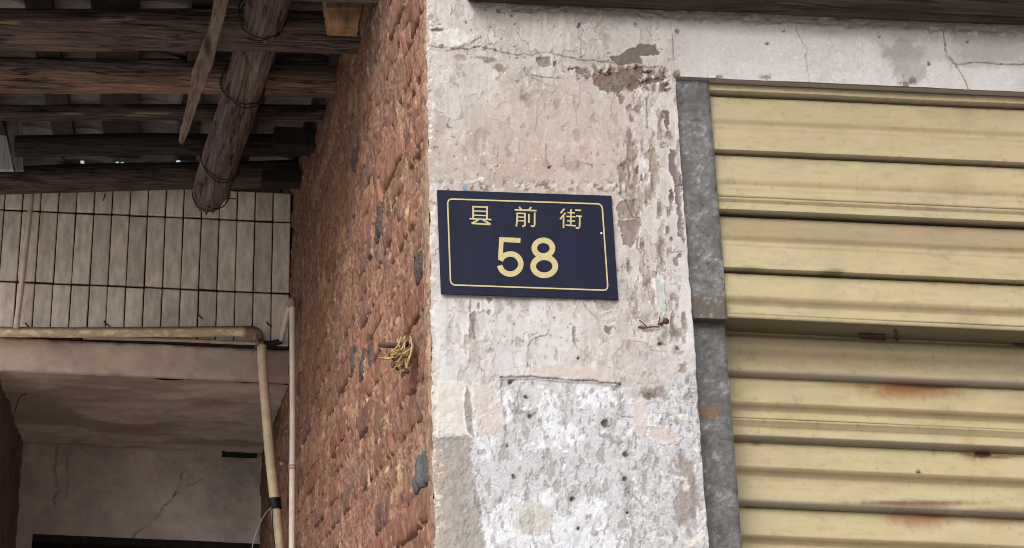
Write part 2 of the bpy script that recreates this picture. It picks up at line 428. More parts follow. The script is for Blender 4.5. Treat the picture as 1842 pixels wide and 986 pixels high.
    for x, y, a, b in [(1166, 147, 9, 7), (1195, 152, 7, 4), (1094, 132, 6, 4), (1183, 143, 5, 5), (1201, 163, 6, 4)]: cv.blot(x, y, a, b, (88, 66, 60), .003)
    for x, y, a, b in [(1119, 178, 5, 8), (1134, 196, 6, 7), (1146, 196, 5, 7), (1137, 214, 4, 8), (1204, 241, 6, 7), (1113, 170, 4, 5)]: cv.blot(x, y, a, b, (124, 108, 98), .0025)
    cv.peel([(1190, 200), (1203, 201), (1203, 222), (1199, 236), (1194, 220)], (118, 98, 92), .0018, 3, 2)
    cv.crack([(1163, 178), (1163, 205), (1164, 232)], 1.5, (120, 106, 96), .002)
    cv.blot(1048, 271, 8, 7, (176, 132, 122), .001, 5, .8, .7)
    cv.crack([(984, 262), (983, 285), (988, 302)], 2., (130, 112, 102), .002, 4, .8); cv.blot(988, 301, 3, 2, (80, 64, 58), .003)
    cv.blot(945, 172, 9, 6, (120, 108, 96), .002, 5, .6, .8); cv.blot(1014, 230, 3, 6, (176, 164, 154), .002)
    cv.crack([(1040, 292), (1058, 296), (1068, 298)], .8, (120, 104, 96), .0015)
    # right-hand streaks beside and above the plate
    stre = sstep(1.5, -8, cv.sd([(1112, 255), (1160, 250), (1185, 262), (1186, 345), (1160, 380), (1120, 385), (1108, 345)], 8, 3))
    ns = cv.n(11, 4, 41, sx=1, sy=3.2); m = stre * sstep(.02, .25, ns); cv.mix((146, 130, 116), m * .9); cv.h -= .0016 * m
    m = stre * sstep(.4, .56, cv.n(8, 3, 42, sx=1, sy=3)); cv.mix((98, 82, 72), m * .9); cv.h -= .0016 * m
    cv.peel([(1167, 268), (1181, 268), (1183, 320), (1178, 340), (1170, 330), (1169, 300)], (160, 144, 128), .0012, 3, 2)
    cv.peel([(1133, 262), (1146, 260), (1150, 278), (1140, 272)], (184, 158, 150), .0004, 3, 1)
    cv.peel([(1146, 285), (1160, 282), (1172, 330), (1166, 342), (1150, 300)], (208, 200, 200), -.0006, 3, 1)
    cv.peel([(1203, 270), (1215, 272), (1216, 300), (1224, 312), (1228, 345), (1214, 335), (1204, 305)], (124, 108, 110), .0016, 4, 2)
    cv.peel([(1204, 342), (1210, 338), (1213, 352), (1207, 370), (1203, 360)], (112, 92, 92), .0016, 3, 2)
    cv.peel([(1214, 335), (1226, 330), (1229, 397), (1231, 442), (1217, 420), (1221, 397), (1216, 370)], (126, 112, 114), .0016, 4, 2)
    cv.peel([(1112, 360), (1148, 356), (1152, 380), (1144, 393), (1114, 392), (1110, 378)], (150, 136, 126), .0014, 5, 3)
    cv.crack([(1116, 345), (1140, 392), (1150, 394)], 1.4, (96, 82, 76), .002, 3)
    cv.peel([(1113, 394), (1152, 395), (1153, 414), (1138, 444), (1123, 440), (1112, 407)], (142, 128, 122), .0014, 5, 2)
    cv.peel([(1143, 425), (1150, 408), (1149, 448), (1146, 452)], (156, 146, 140), .001, 3, 2)
    cv.crack([(1158, 440), (1157, 462), (1158, 480)], 1.2, (120, 106, 100), .0015); cv.crack([(1180, 440), (1184, 470), (1180, 500), (1192, 525)], 1.1, (132, 118, 112), .0014)
    m = sstep(2, -8, cv.sd([(1118, 470), (1150, 455), (1176, 480), (1178, 540), (1150, 552), (1122, 530), (1112, 500)], 10, 3)) * sstep(.0, .3, cv.n(10, 4, 44, sx=1, sy=2)); cv.mix((164, 152, 146), m * .7); cv.h -= .0008 * m
    cv.peel([(1179, 497), (1195, 511), (1200, 561), (1188, 571), (1181, 531)], (190, 194, 188), .0008, 2, 1.2); cv.crack([(1195, 511), (1200, 560), (1190, 574)], .8, (110, 98, 94), .001)
    cv.crack([(1152, 478), (1160, 505), (1172, 540), (1178, 560)], 1.6, (140, 126, 120), .001, 5, .8)
    for x, y, a, b in [(1224, 461, 6, 4), (1217, 470, 4, 9), (1200, 415, 3, 8), (1204, 382, 3, 5), (1208, 432, 2.5, 4)]: cv.blot(x, y, a, b, (104, 90, 86), .002)
    cv.crack([(1192, 448), (1210, 455), (1226, 452)], .8, (110, 96, 90), .001)
    # heavily peeled strip along the rail, old scrapes below the plate
    reg = sstep(20, -25, cv.sd([(1105, 160), (1215, 150), (1232, 330), (1245, 560), (1245, 640), (1120, 640), (1112, 560), (1110, 380), (1125, 250)], 25, 4))
    k1 = cv.n(15, 5, 161, sx=.75, sy=2.2); m = reg * sstep(.27, .33, k1); cv.mix((158, 146, 140), m * .85); cv.h -= .0009 * m; e_ = reg * sstep(.035, .0, np.abs(k1 - .26)); cv.mix((112, 98, 92), e_ * .6); cv.mix((230, 224, 220), reg * sstep(.03, .0, np.abs(k1 - .20)) * .6)
    m = reg * sstep(.5, .56, k1); cv.mix((118, 104, 98), m * .8); cv.h -= .0006 * m
    reg = sstep(10, -30, cv.sd([(780, 535), (1110, 540), (1120, 650), (900, 660), (780, 640)], 25, 4)); k2 = cv.n(17, 5, 162, sx=.7, sy=1.8); m = reg * sstep(.50, .55, k2); cv.mix((164, 156, 152), m * .75); cv.h -= .0008 * m; cv.mix((126, 114, 110), reg * sstep(.03, .0, np.abs(k2 - .49)) * .5); cv.mix((228, 226, 226), reg * sstep(.04, .0, np.abs(k2 - .43)) * .4)
    reg = sstep(10, -30, cv.sd([(790, 90), (1110, 125), (1110, 330), (785, 325)], 25, 4)); k3 = cv.n(20, 5, 163, sx=.9, sy=1.4); m = reg * sstep(.52, .57, k3); cv.mix((150, 136, 126), m * .6); cv.h -= .0006 * m; cv.mix((130, 116, 108), reg * sstep(.025, .0, np.abs(k3 - .5)) * .45)
    # ragged edge of render just above the plate
    top = sstep(16, 2, np.abs(py - 336)) * sstep(775, 800, px) * sstep(1160, 1130, px); m = top * sstep(.15, .35, cv.n(9, 4, 45)); cv.mix((126, 106, 94), m * .9); cv.h -= .0016 * m
    m = top * sstep(.3, .45, cv.n(8, 3, 46)); cv.mix((216, 208, 200), m * .6); cv.h += .0008 * m
    cv.blot(866, 326, 10, 5, (226, 220, 214), -.002, 4)
    # below the plate
    cv.peel([(844, 564), (855, 561), (857, 614), (850, 610), (844, 608)], (160, 150, 145), .0012, 3, 1.6); cv.crack([(847, 540), (845, 560), (852, 585), (853, 612)], 1.2, (124, 112, 106), .0014)
    cv.peel([(874, 534), (888, 534), (882, 547)], (150, 138, 130), .0012, 2, 1); cv.blot(862, 552, 2.5, 5, (116, 102, 98), .002); cv.blot(880, 563, 3.5, 4, (130, 118, 108), .002)
    cv.blot(922, 547, 9, 6, (150, 134, 122), .0012, 6, .5, .9); cv.blot(918, 572, 4, 8, (168, 152, 142), .001, 6, .6, .8); cv.blot(832, 552, 7, 8, (170, 156, 148), .001, 6, .6, .8)
    cv.crack([(1040, 545), (1034, 560), (1036, 575)], 3, (166, 154, 148), .001, 5, .7)
    cv.peel([(1031, 588), (1038, 588), (1036, 626), (1030, 614)], (150, 140, 134), .0012, 2, 1.2)
    cv.peel([(1066, 540), (1110, 546), (1104, 556), (1080, 562)], (170, 160, 154), .001, 4, 2)
    cv.peel([(1082, 560), (1106, 566), (1108, 578), (1092, 590), (1085, 580)], (190, 186, 182), .0006, 5, 3); cv.peel([(1086, 588), (1104, 586), (1098, 606), (1086, 596)], (136, 126, 122), .0014, 3, 1.5)
    cv.crack([(1048, 543), (1066, 566), (1075, 574)], .9, (130, 116, 110), .0014)
    cv.crack([(950, 626), (957, 612), (966, 608), (985, 602)], .8, (130, 116, 112), .0012); cv.blot(955, 606, 6, 4, (180, 168, 162), .001, 4, .6, .7)
    for x, y, a, b in [(876, 610, 4, 6), (922, 615, 2, 4), (885, 632, 8, 5), (1131, 622, 5, 10), (1218, 631, 8, 9), (1187, 621, 8, 4), (1230, 663, 8, 9), (1182, 570, 4, 4), (1160, 575, 9, 7), (1170, 590, 12, 6)]: cv.blot(x, y, a, b, (150, 136, 130), .0016, 4, .5, .8)
    cv.blot(1187, 619, 5, 2.5, (70, 58, 54), .003); cv.blot(1219, 627, 3, 2.5, (80, 66, 62), .003)
    # ---- lower half: paint gone, mortar spatter and old whitewash
    e = cv.n(60, 4, 51); low = sstep(-14, 14, py - (700 + 45 * e - 24 * sstep(880, 920, px) * sstep(1140, 1080, px) - 40 * sstep(1180, 1230, px) + 55 * sstep(900, 850, px)))
    sp1 = .6 * cv.n(3.6, 3, 52) + .6 * cv.n(15, 3, 152); sp2 = cv.n(2.2, 2, 53)
    gcol = lin((194, 194, 198)) * (1 + .12 * sp1 + .09 * sp2)[..., None]
    cv.col = cv.col * (1 - low[..., None]) + np.clip(gcol, .02, 1) * low[..., None]; cv.h += low * (.0004 * sp1 + .0004 * sp2 - .0008)
    # spatter creeping up
    up = sstep(575, 700, py) * (1 - low); m = up * sstep(.22, .5, cv.n(26, 5, 54)); cv.mix((186, 180, 178), m * .8); cv.h += m * .001 * sp1
    m = up * sstep(.3, .5, cv.n(7, 3, 55)) * sstep(.0, .4, cv.n(40, 3, 56)); cv.mix((150, 142, 140), m * .7)
    cv.mix((204, 206, 204), sstep(4, -10, cv.sd([(772, 640), (800, 632), (820, 660), (828, 720), (800, 745), (774, 740)], 12, 3)) * .7)
    # white and bluish-white whitewash
    wm = sstep(-.08, .10, cv.n(38, 6, 57) + .25 * cv.n(7, 3, 157) + .5 * sstep(830, 980, py) * sstep(1150, 1080, px) - .55 * sstep(1060, 1150, px) - .25)
    wm = wm * low * sstep(845, 862, px); cv.mix((226, 228, 234), wm * np.clip(.74 - .35 * sp1 - .2 * sp2, 0, 1)); cv.h += wm * .0008
    cv.mix((214, 216, 224), sstep(5, -8, cv.sd([(985, 960), (1010, 925), (1060, 918), (1085, 935), (1075, 990), (985, 990)], 14, 3)) * .8)
    m = low * sstep(.22, .36, cv.n(16, 5, 58, sx=.7, sy=1.8)) * (1 - .55 * wm); cv.mix((160, 154, 151), m * .75); cv.h -= .0008 * m
    m = low * sstep(.36, .46, cv.n(9, 4, 158, sx=.7, sy=1.6)); cv.mix((132, 126, 122), m * .6); cv.h -= .0006 * m
    m = low * sstep(.05, .0, np.abs(cv.n(20, 4, 159))) * .5; cv.mix((146, 140, 138), m); m = low * sstep(.07, .0, np.abs(cv.n(20, 4, 159) - .07)); cv.mix((236, 236, 238), m * .6); cv.h += .0005 * m
    m = low * sstep(.38, .5, cv.n(6, 3, 59)) * sstep(1080, 1130, px); cv.mix((222, 220, 218), m * .55)
    m = low * sstep(.30, .48, cv.n(5, 3, 60)) * sstep(1060, 1140, px); cv.mix((140, 134, 132), m * .5)
    cv.mix((188, 184, 172), sstep(6, -10, cv.sd([(925, 912), (960, 895), (1000, 925), (985, 965), (930, 960)], 12, 4)) * .7)
    # pale pink paint left on the left, grey cement corner under it
    cv.peel([(770, 690), (838, 690), (845, 780), (850, 787), (770, 785)], (214, 208, 202), -.0006, 3, 1.5, True, 1.5, .05)
    cv.peel([(852, 690), (893, 700), (905, 740), (904, 783), (862, 786), (855, 750)], (204, 194, 190), -.0006, 4, 1.5, True, 1.5, .06)
    cv.peel([(770, 787), (846, 787), (852, 850), (866, 930), (872, 1000), (770, 1000)], (160, 154, 149), .0010, 7, 3, False, 4, .22)
    cv.mix((174, 162, 146), sstep(30, 0, np.abs(px - 792)) * sstep(790, 830, py) * .6)
    cv.peel([(838, 692), (846, 705), (850, 740), (853, 790), (843, 778), (836, 742)], (158, 152, 146), .0014, 2, 1.2)
    cv.peel([(852, 880), (862, 895), (869, 930), (862, 925), (853, 905)], (150, 146, 144), .0014, 2, 1.2)
    cv.peel([(1136, 722), (1160, 722), (1163, 760), (1158, 780), (1140, 780)], (202, 192, 190), -.0008, 4, 2, True, 1.5, .06)
    cv.peel([(1166, 768), (1190, 768), (1214, 776), (1222, 792), (1200, 796), (1182, 792), (1166, 780)], (200, 188, 185), -.0008, 5, 2, True, 1.5, .06)
    cv.peel([(960, 662), (1010, 656), (1060, 662), (1110, 668), (1115, 690), (1060, 684), (1000, 676), (965, 676)], (200, 187, 183), -.0004, 5, 3, False, 2, .08)
    m = sstep(4, -12, cv.sd([(1205, 806), (1235, 812), (1262, 850), (1268, 910), (1230, 960), (1205, 930), (1215, 870)], 10, 4)); cv.mix((142, 130, 120), m * .75); cv.h -= .001 * m
    for x, y, a, b in [(1228, 862, 4, 5), (1234, 875, 6, 9), (1252, 842, 2.5, 7), (1220, 868, 2.5, 6), (1232, 750, 7, 7), (1225, 748, 5, 5), (1262, 965, 8, 14), (1245, 978, 10, 8)]: cv.blot(x, y, a, b, (222, 214, 206), -.001, 3)
    cv.h -= .003 * sstep(1, 5, py - np.interp(px, [890, 901, 964, 1017, 1066, 1117, 1130], [676, 679, 678, 684, 686, 693, 690])) * sstep(898, 908, px) * sstep(1122, 1112, px) * sstep(50, 8, py - 684)
    cv.crack([(901, 679), (964, 678), (1017, 684), (1066, 686), (1117, 693)], 1.6, (88, 80, 76), .003, 1.5, .95); cv.crack([(905, 680), (901, 710), (905, 745)], 1.3, (130, 122, 118), .0015, 3, .8)
    cv.crack([(906, 745), (910, 775), (908, 808)], 2.4, (146, 138, 134), .0015, 3, .8); cv.crack([(965, 735), (978, 770), (985, 808)], 2.2, (150, 143, 138), .0013, 5, .7)
    for x, y, r_ in [(920, 686, 6), (948, 713, 4.5), (954, 750, 5), (1090, 762, 9), (1126, 818, 7), (925, 857, 5), (1030, 898, 5), (1124, 862, 5), (1128, 923, 3), (1117, 692, 4), (1042, 952, 3.5), (913, 803, 3), (1040, 645, 2)]:
        cv.blot(x, y, r_ + 4, r_ + 4, (176, 166, 160), .0005, 3, .5, .7); cv.blot(x, y, r_ * .75, r_ * .75, (78, 70, 66), .006, 2, .4, .95)
    cv.blot(942, 742, 18, 12, (150, 142, 148), .001, 6, .5, .7); cv.blot(948, 735, 12, 4, (224, 222, 222), -.001, 5)
    cv.blot(1174, 708, 20, 10, (136, 122, 114), .0012, 5, .5, .9); cv.blot(1170, 712, 14, 5, (112, 98, 92), .001, 4); cv.blot(1229, 664, 8, 9, (156, 144, 140), .0012, 3)
    cv.crack([(1110, 745), (1125, 750), (1137, 752)], 1., (110, 102, 98), .0015); cv.crack([(1112, 845), (1124, 862), (1130, 885), (1152, 900)], 2., (140, 134, 130), .0015, 5, .8)
    # ---- lintel cracks and dirt
    cv.crack([(1435, 40), (1433, 56), (1444, 75), (1451, 86), (1449, 100), (1455, 145)], .6, (132, 122, 118), .0012, 2, .8)
    cv.crack([(1692, 45), (1698, 70), (1705, 100), (1720, 118), (1733, 140), (1747, 165)], .9, (84, 74, 72), .002, 2.5)
    cv.crack([(1720, 116), (1750, 112), (1785, 113), (1812, 118), (1842, 116), (1870, 117)], 1.1, (80, 70, 68), .002, 2)
    cv.crack([(1700, 100), (1712, 112), (1722, 116)], .8, (130, 120, 116), .001)
    m = sstep(6, -12, cv.sd([(1580, 80), (1640, 70), (1670, 120), (1660, 160), (1625, 158), (1600, 120)], 20, 4)); cv.mix((150, 142, 138), m * .6); cv.mix((92, 80, 76), m * sstep(.1, .5, cv.n(16, 4, 71, sx=.5, sy=2)) * sstep(120, 150, py) * .8)
    m = sstep(6, -10, cv.sd([(1700, 50), (1842, 62), (1860, 112), (1730, 110)], 10, 4)); cv.mix((158, 150, 146), m * .55)
    cv.mix((206, 206, 208), sstep(3, -6, cv.sd([(1735, 122), (1850, 122), (1850, 168), (1760, 160)], 3, 1)) * .35)
    for x, y, a, b in [(1671, 115, 2, 4), (1380, 78, 4, 3), (1410, 56, 3, 2), (1220, 85, 2, 2), (1217, 58, 4, 4), (1740, 77, 3, 2), (1583, 67, 3, 2)]: cv.blot(x, y, a, b, (96, 84, 80), .002)
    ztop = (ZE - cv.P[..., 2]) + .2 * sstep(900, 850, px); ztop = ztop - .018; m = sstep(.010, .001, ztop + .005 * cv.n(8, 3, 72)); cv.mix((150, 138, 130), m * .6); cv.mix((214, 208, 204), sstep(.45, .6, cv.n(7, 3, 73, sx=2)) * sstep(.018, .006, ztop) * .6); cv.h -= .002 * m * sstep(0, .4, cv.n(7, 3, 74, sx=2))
    # corner over the shutter rail
    cv.blot(1217, 135, 7, 7, (84, 62, 58), .002); cv.blot(1294, 139, 6, 3, (90, 72, 66), .002); cv.blot(1375, 138, 12, 5, (140, 124, 118), .001, 5)
    # raw edges at both arrises
    dl = cv.P[..., 0] - XS; m = sstep(.013, .001, dl + .006 * cv.n(9, 4, 75)) * (px < 900); cv.mix((186, 172, 158), m * .8); cv.h -= m * .003 * sstep(-.2, .5, cv.n(8, 3, 76))
    m = sstep(.03, .004, dl) * sstep(.25, .45, cv.n(7, 3, 77)) * (px < 900); cv.mix((228, 222, 214), m * .8)

# ------------------------------------------------------------------ plastered pillar + lintel
pillar = thing('plastered_wall', (XR - .2, YF + .12, 0), 'peeling pinkish plaster pillar and lintel carrying the navy number plate', 'wall')
def plaster_patch(name, x0, x1, z0, z1, step, ragl=False, ragr=False):
    nu, nv = int((x1 - x0) / step) + 1, int((z1 - z0) / step) + 1
    u = np.linspace(0, 1, nu); z = np.linspace(z0, z1, nv)
    q = np.stack([z * 0, z * 0, z], -1)
    xl = x0 + (.003 + .0035 * fbm(q * 55, 5, .65, seed=5) + .002 * fbm(q * 11, 2, seed=6) if ragl else 0) * np.ones(nv)
    xr = x1 + (.0018 * fbm(q * 40, 4, seed=7) if ragr else 0) * np.ones(nv)
    X = xl[:, None] + (xr - xl)[:, None] * u[None]; Z = z[:, None] + 0 * u[None]
    P = np.stack([X, np.full_like(X, YF), Z], -1)
    cv = Canvas(P, (198, 190, 186)); paint_plaster(cv)
    P[..., 1] -= cv.h; C = cv.col * .67
    ex = [P]; ec = [C]
    if ragl:
        for dx, dy in ((.0015, .004), (.002, .016)):
            e = P[:, :1].copy(); e[..., 0] += dx; e[..., 1] = YF + dy; ex.insert(0, e); ec.insert(0, C[:, :1] * np.array((.85, .8, .74)))
        P[:, 0, 1] += .0015
    if ragr:
        e = P[:, -1:].copy(); e[..., 1] = YF + .05; ex.append(e); ec.append(C[:, -1:])
    P = np.concatenate(ex, 1); C = np.concatenate(ec, 1)
    return grid_obj(name, P, C, MT['plaster'], pillar)
plaster_patch('pillar_face', XS, XR, 1.80, ZE + .02, .0014, True, True)
plaster_patch('lintel_face', XR, 1.66, ZL, ZE + .02, .0018)
plaster_patch('lower_face', XS, XR, 0.0, 1.80, .012, True, True)
plaster_patch('far_lintel_face', 1.66, 3.4, ZL, ZE + .02, .012)
box('lintel_soffit', (XR + .001, YF + .0035, ZL - .001), (3.4, YF + .24, ZL + .02), MT['plaster'], pillar, colr=(150, 138, 130))
box('wall_core', (XS + .012, YF + .012, 0.001), (XR - .008, YF + .5, ZE + .3), MT['masonry'], pillar, colr=(150, 110, 88))
box('lintel_core', (XR, YF + .012, ZL + .022), (3.4, YF + .3, ZE + .3), MT['masonry'], pillar, colr=(150, 130, 118))
box('end_pier', (2.95, YF + .002, 0.001), (3.4, YF + .3, ZL - .002), MT['plaster'], pillar, bev=.006, colr=(180, 168, 158))

# blue fleck and rusty hanger
fl = prism('paint_fleck', [aY(x, y, YF - .0045) for x, y in [(834, 332), (836, 331), (839, 338), (843, 343), (837, 343), (834, 338)]], .002, MT['paint_fleck'])
tag(fl, 'tiny blue paint fleck just above the number plate', 'paint fleck')

# ------------------------------------------------------------------ number plate
def SP(u, v, off=0.):                       # crop coordinates of the plate -> place on its face
    return aY(780 + u / 4.482, 330 + v / 4.482, YF - .0075 - off)
plate = thing('number_plate', aY(952, 535, YF - .003), 'navy street number plate reading 县前街 58 in gold', 'sign')
pc = [SP(28, 52), SP(1435, 98), SP(1490, 938), SP(60, 892)]
def solid_plate(name, corners, thick, m, parent, bev):
    bm = bmesh.new(); vs = [bm.verts.new(tuple(map(float, c))) for c in corners]; f_ = bm.faces.new(vs)
    r_ = bmesh.ops.extrude_face_region(bm, geom=[f_])
    for v in r_['geom']:
        if isinstance(v, bmesh.types.BMVert): v.co.y += thick
    bmesh.ops.recalc_face_normals(bm, faces=bm.faces)
    bmesh.ops.bevel(bm, geom=list(bm.edges), offset=bev, segments=2, affect='EDGES')
    me = bpy.data.meshes.new(name); bm.to_mesh(me); bm.free(); o = link(name, me, m); adopt(o, parent); return o
solid_plate('plate', pc, .003, MT['plate'], plate, .0006)
_off = [0.0002]
def stroke_polys(pts, w, closed=False):
    pts = np.asarray(pts, float); n = len(pts); Lp, Rp = [], []
    for i in range(n):
        a = pts[(i - 1) % n] if (i > 0 or closed) else pts[i]; b = pts[(i + 1) % n] if (i < n - 1 or closed) else pts[i]
        t = b - a; t /= np.linalg.norm(t) + 1e-9
        nn = np.array((-t[1], t[0]))
        k = 1.
        if i > 0 and i < n - 1 or closed:
            t1 = pts[i] - pts[(i - 1) % n]; t1 /= np.linalg.norm(t1) + 1e-9; c = abs(nn.dot((-t1[1], t1[0]))); k = 1 / max(c, .5)
        Lp.append(pts[i] + nn * w / 2 * k); Rp.append(pts[i] - nn * w / 2 * k)
    return Lp, Rp
def strokes(name, lst, parent):
    V, Fc = [], []
    for pts, w, closed in lst:
        Lp, Rp = stroke_polys(pts, w, closed); o_ = _off[0]; _off[0] += .000018; b0 = len(V); n = len(Lp)
        for l, r_ in zip(Lp, Rp):
            V += [SP(*l, o_), SP(*r_, o_), SP(*l, -.0003), SP(*r_, -.0003)]
        for i in range(n if closed else n - 1):
            a = b0 + 4 * i; b = b0 + 4 * ((i + 1) % n)
            Fc += [(a, b, b + 1, a + 1), (a, a + 2, b + 2, b), (a + 1, b + 1, b + 3, a + 3)]
        if not closed:
            a = b0; Fc.append((a, a + 1, a + 3, a + 2)); a = b0 + 4 * (n - 1); Fc.append((a, a + 2, a + 3, a + 1))
    me = bpy.data.meshes.new(name); me.from_pydata([tuple(map(float, v)) for v in V], [], Fc); me.update()
    o = link(name, me, MT['gold']); adopt(o, parent); return o
def S(*p, w=12): return (p, w, False)
strokes('character', [S((319, 180), (319, 292), w=14), S((431, 184), (430, 296), w=14), S((312, 187), (437, 192), w=12), S((322, 222), (428, 226), w=10), S((322, 256), (428, 260), w=10),
                      S((290, 284), (466, 292), w=12), S((362, 292), (338, 306), (306, 322), w=13), S((308, 322), (452, 331), w=13), S((398, 296), (430, 312), (460, 331), w=13)], plate)
strokes('character', [S((690, 188), (706, 212), w=13), S((786, 190), (770, 214), w=13), S((653, 212), (830, 220), w=13), S((674, 238), (673, 300), (667, 347), w=13), S((670, 240), (742, 243), w=11),
                      S((737, 240), (736, 340), (728, 346), (714, 344), w=13), S((676, 270), (735, 273), w=10), S((675, 300), (735, 303), w=10), S((768, 246), (768, 318), w=13),
                      S((815, 236), (814, 336), (804, 347), (784, 344), w=13)], plate)
strokes('character', [S((1054, 204), (1024, 240), w=13), S((1062, 238), (1020, 288), w=13), S((1048, 264), (1047, 360), w=13), S((1078, 235), (1138, 238), w=11), S((1070, 266), (1143, 270), w=11),
                      S((1108, 208), (1107, 268), w=12), S((1076, 301), (1140, 304), w=11), S((1064, 336), (1146, 342), w=12), S((1106, 270), (1106, 339), w=12),
                      S((1140, 215), (1188, 218), w=12), S((1148, 262), (1197, 266), w=12), S((1178, 264), (1177, 350), (1168, 360), (1146, 358), w=13)], plate)
def arc(cx, cy, rx, ry, a0, a1, n=40): return [(cx + rx * math.cos(math.radians(t)), cy + ry * math.sin(math.radians(t))) for t in np.linspace(a0, a1, n)]
strokes('digit', [S((528, 452), (700, 460), w=39), S((549, 436), (546, 470), (538, 600), w=36), (arc(618, 650, 85, 81, -160, 172), 44, False)], plate)
strokes('digit', [(arc(885, 522, 73, 63, 0, 360, 49)[:-1], 45, True), (arc(892, 668, 89, 73, 0, 360, 49)[:-1], 46, True)], plate)
def rounded(cs, rad, n=8):
    cs = [np.array(c, float) for c in cs]; out = []
    for i in range(4):
        p, a, b = cs[i], cs[i - 1], cs[(i + 1) % 4]
        d1 = (a - p) / np.linalg.norm(a - p); d2 = (b - p) / np.linalg.norm(b - p)
        for t in np.linspace(0, 1, n):
            out.append((1 - t) ** 2 * (p + d1 * rad) + 2 * t * (1 - t) * p + t * t * (p + d2 * rad))
    return out
strokes('border_line', [(rounded([(112, 125), (1358, 166), (1406, 862), (137, 818)], 42), 11.5, True)], plate)
box('screw_head', SP(1352, 402, .001) - (.001, 0, .0012), SP(1352, 402, -.0005) + (.001, 0, .0012), MT['pvc'], plate, colr=(220, 220, 218))

# ------------------------------------------------------------------ brick side of the pillar
bw = thing('brick_wall', (XS + .12, (YF + YB) / 2, 0), 'eroded reddish brown brick side wall receding left of the plaster pillar', 'wall')
CH, BL, JT = .062, .235, .010
features = [((752, 872), 1), ((752, 512), 2), ((684, 405), 2), ((650, 288), 2), ((620, 640), 2), ((668, 632), 2)]
def brick_variant(k, m, dark=False):
    """brick with a broken front face: local x outwards(-X), y along the wall, z up; origin in the middle of its face"""
    nu, nv = 25, 7
    yy = np.linspace(-.5, .5, nu) * (BL + .004); zz = np.linspace(-.5, .5, nv) * (CH - JT + .004)
    Yg, Zg = np.meshgrid(yy, zz); q = np.stack([Yg * 0 + k * 3.3, Yg, Zg], -1)
    h = .0048 * fbm(q * 42, 4, .7, seed=k) + .0045 * fbm(q * np.array((1, 75, 14)), 3, .6, seed=k + 70) + .004 * fbm(q * 12, 2, seed=k + 50)
    edge = np.maximum(np.abs(Yg) / (BL / 2), np.abs(Zg) / ((CH - JT) / 2)); h -= .0035 * sstep(.85, 1.05, edge + .15 * fbm(q * 30, 3, seed=k + 9))
    Yg = Yg + .004 * fbm(q * 30, 3, seed=k + 31); Zg = Zg + .003 * fbm(q * 30, 3, seed=k + 32)
    P = np.stack([-h, Yg, Zg], -1); V = P.reshape(-1, 3); Fq = grid_faces(nv, nu)[:, ::-1]
    ring = [j for j in range(nu)] + [i * nu + nu - 1 for i in range(1, nv)] + [(nv - 1) * nu + j for j in range(nu - 2, -1, -1)] + [i * nu for i in range(nv - 2, 0, -1)]
    b0 = len(V); back = V[ring].copy(); back[:, 0] = .05; V = np.vstack([V, back]); n = len(ring)
    sides = np.array([(ring[i], b0 + i, b0 + (i + 1) % n, ring[(i + 1) % n]) for i in range(n)])
    me = raw_mesh('brick', V, np.vstack([Fq, sides[:, ::-1]]), None, True); me.materials.append(m); return me
NV = 22
variants = [brick_variant(k, MT['brick']) for k in range(NV)]
darkv = [brick_variant(60 + k, MT['brick_dark'] if k < 2 else MT['brick_brown']) for k in range(4)]
slots = []
ncourse = int(3.62 / CH)
for c in range(ncourse):
    z = (c + .5) * CH; y = YF + .022 + (0 if c % 2 else -.12) + random.uniform(-.01, .01)
    while y < YB + .05:
        L_ = BL if random.random() < .8 else BL * .5
        y_lo = max(y, YF + .022); y_hi = y + L_
        if y_hi - y_lo > .04: slots.append(((y_lo + y_hi) / 2, z, y_hi - y_lo))
        y += L_ + JT
info = []
for (y, z, L_) in slots:
    p = np.array([[(XS, y - L_ / 2, z - .026), (XS, y + L_ / 2, z - .026), (XS, y + L_ / 2, z + .026), (XS, y - L_ / 2, z + .026), (XS, y, z)]])
    px, py, d = proj(p[0]); vis = (px[:4].max() > 0) and (py.max() > -20) and (py.min() < 1000) and y < YB and z < zlog(y) + .08
    area = abs((px[1] - px[0]) * (py[3] - py[0])); info.append((area if vis else 0, px[4], py[4]))
order = sorted(range(len(slots)), key=lambda i: -info[i][0]); chosen = set(i for i in order[:298] if info[i][0] > 0)
dark = {}
for (fx, fy), k in features:
    i = min(chosen, key=lambda j: (info[j][1] - fx) ** 2 + (info[j][2] - fy) ** 2); dark[i] = k
inv = Matrix.Translation(-bw.location); restV, restF = [], []; nb = 0
for i, (y, z, L_) in enumerate(slots):
    sc = L_ / BL; off = random.uniform(-.007, .003) + (.014 if random.random() < .06 else 0)
    if i in dark: off = -.009 if dark[i] == 1 else -.002; sc *= 1 if dark[i] == 1 else .7
    loc = (XS + .004 + off, y, z + random.uniform(-.002, .002)); rz = random.uniform(-.02, .02); rx = random.uniform(-.02, .02)
    me = darkv[i % 2 + (0 if dark[i] == 1 else 2)] if i in dark else variants[random.randrange(NV)]
    if i in chosen:
        o = bpy.data.objects.new('brick', me); COL.objects.link(o); o.parent = bw; o.matrix_parent_inverse = inv
        o.location = loc; o.scale = (1, sc, random.choice((1, 1, -1)) * 1.0 if False else 1); o.rotation_euler = (rx, 0, rz)
    else:
        co = np.empty(len(me.vertices) * 3, np.float32); me.vertices.foreach_get('co', co); co = co.reshape(-1, 3) * (1, sc, 1) + loc
        lp = np.empty(len(me.loops), np.int32); me.loops.foreach_get('vertex_index', lp); restF.append(lp.reshape(-1, 4) + nb); restV.append(co); nb += len(co)
rest = link('remaining_bricks', raw_mesh('remaining_bricks', np.vstack(restV), np.vstack(restF)), MT['brick']); adopt(rest, bw); rest['kind'] = 'stuff'
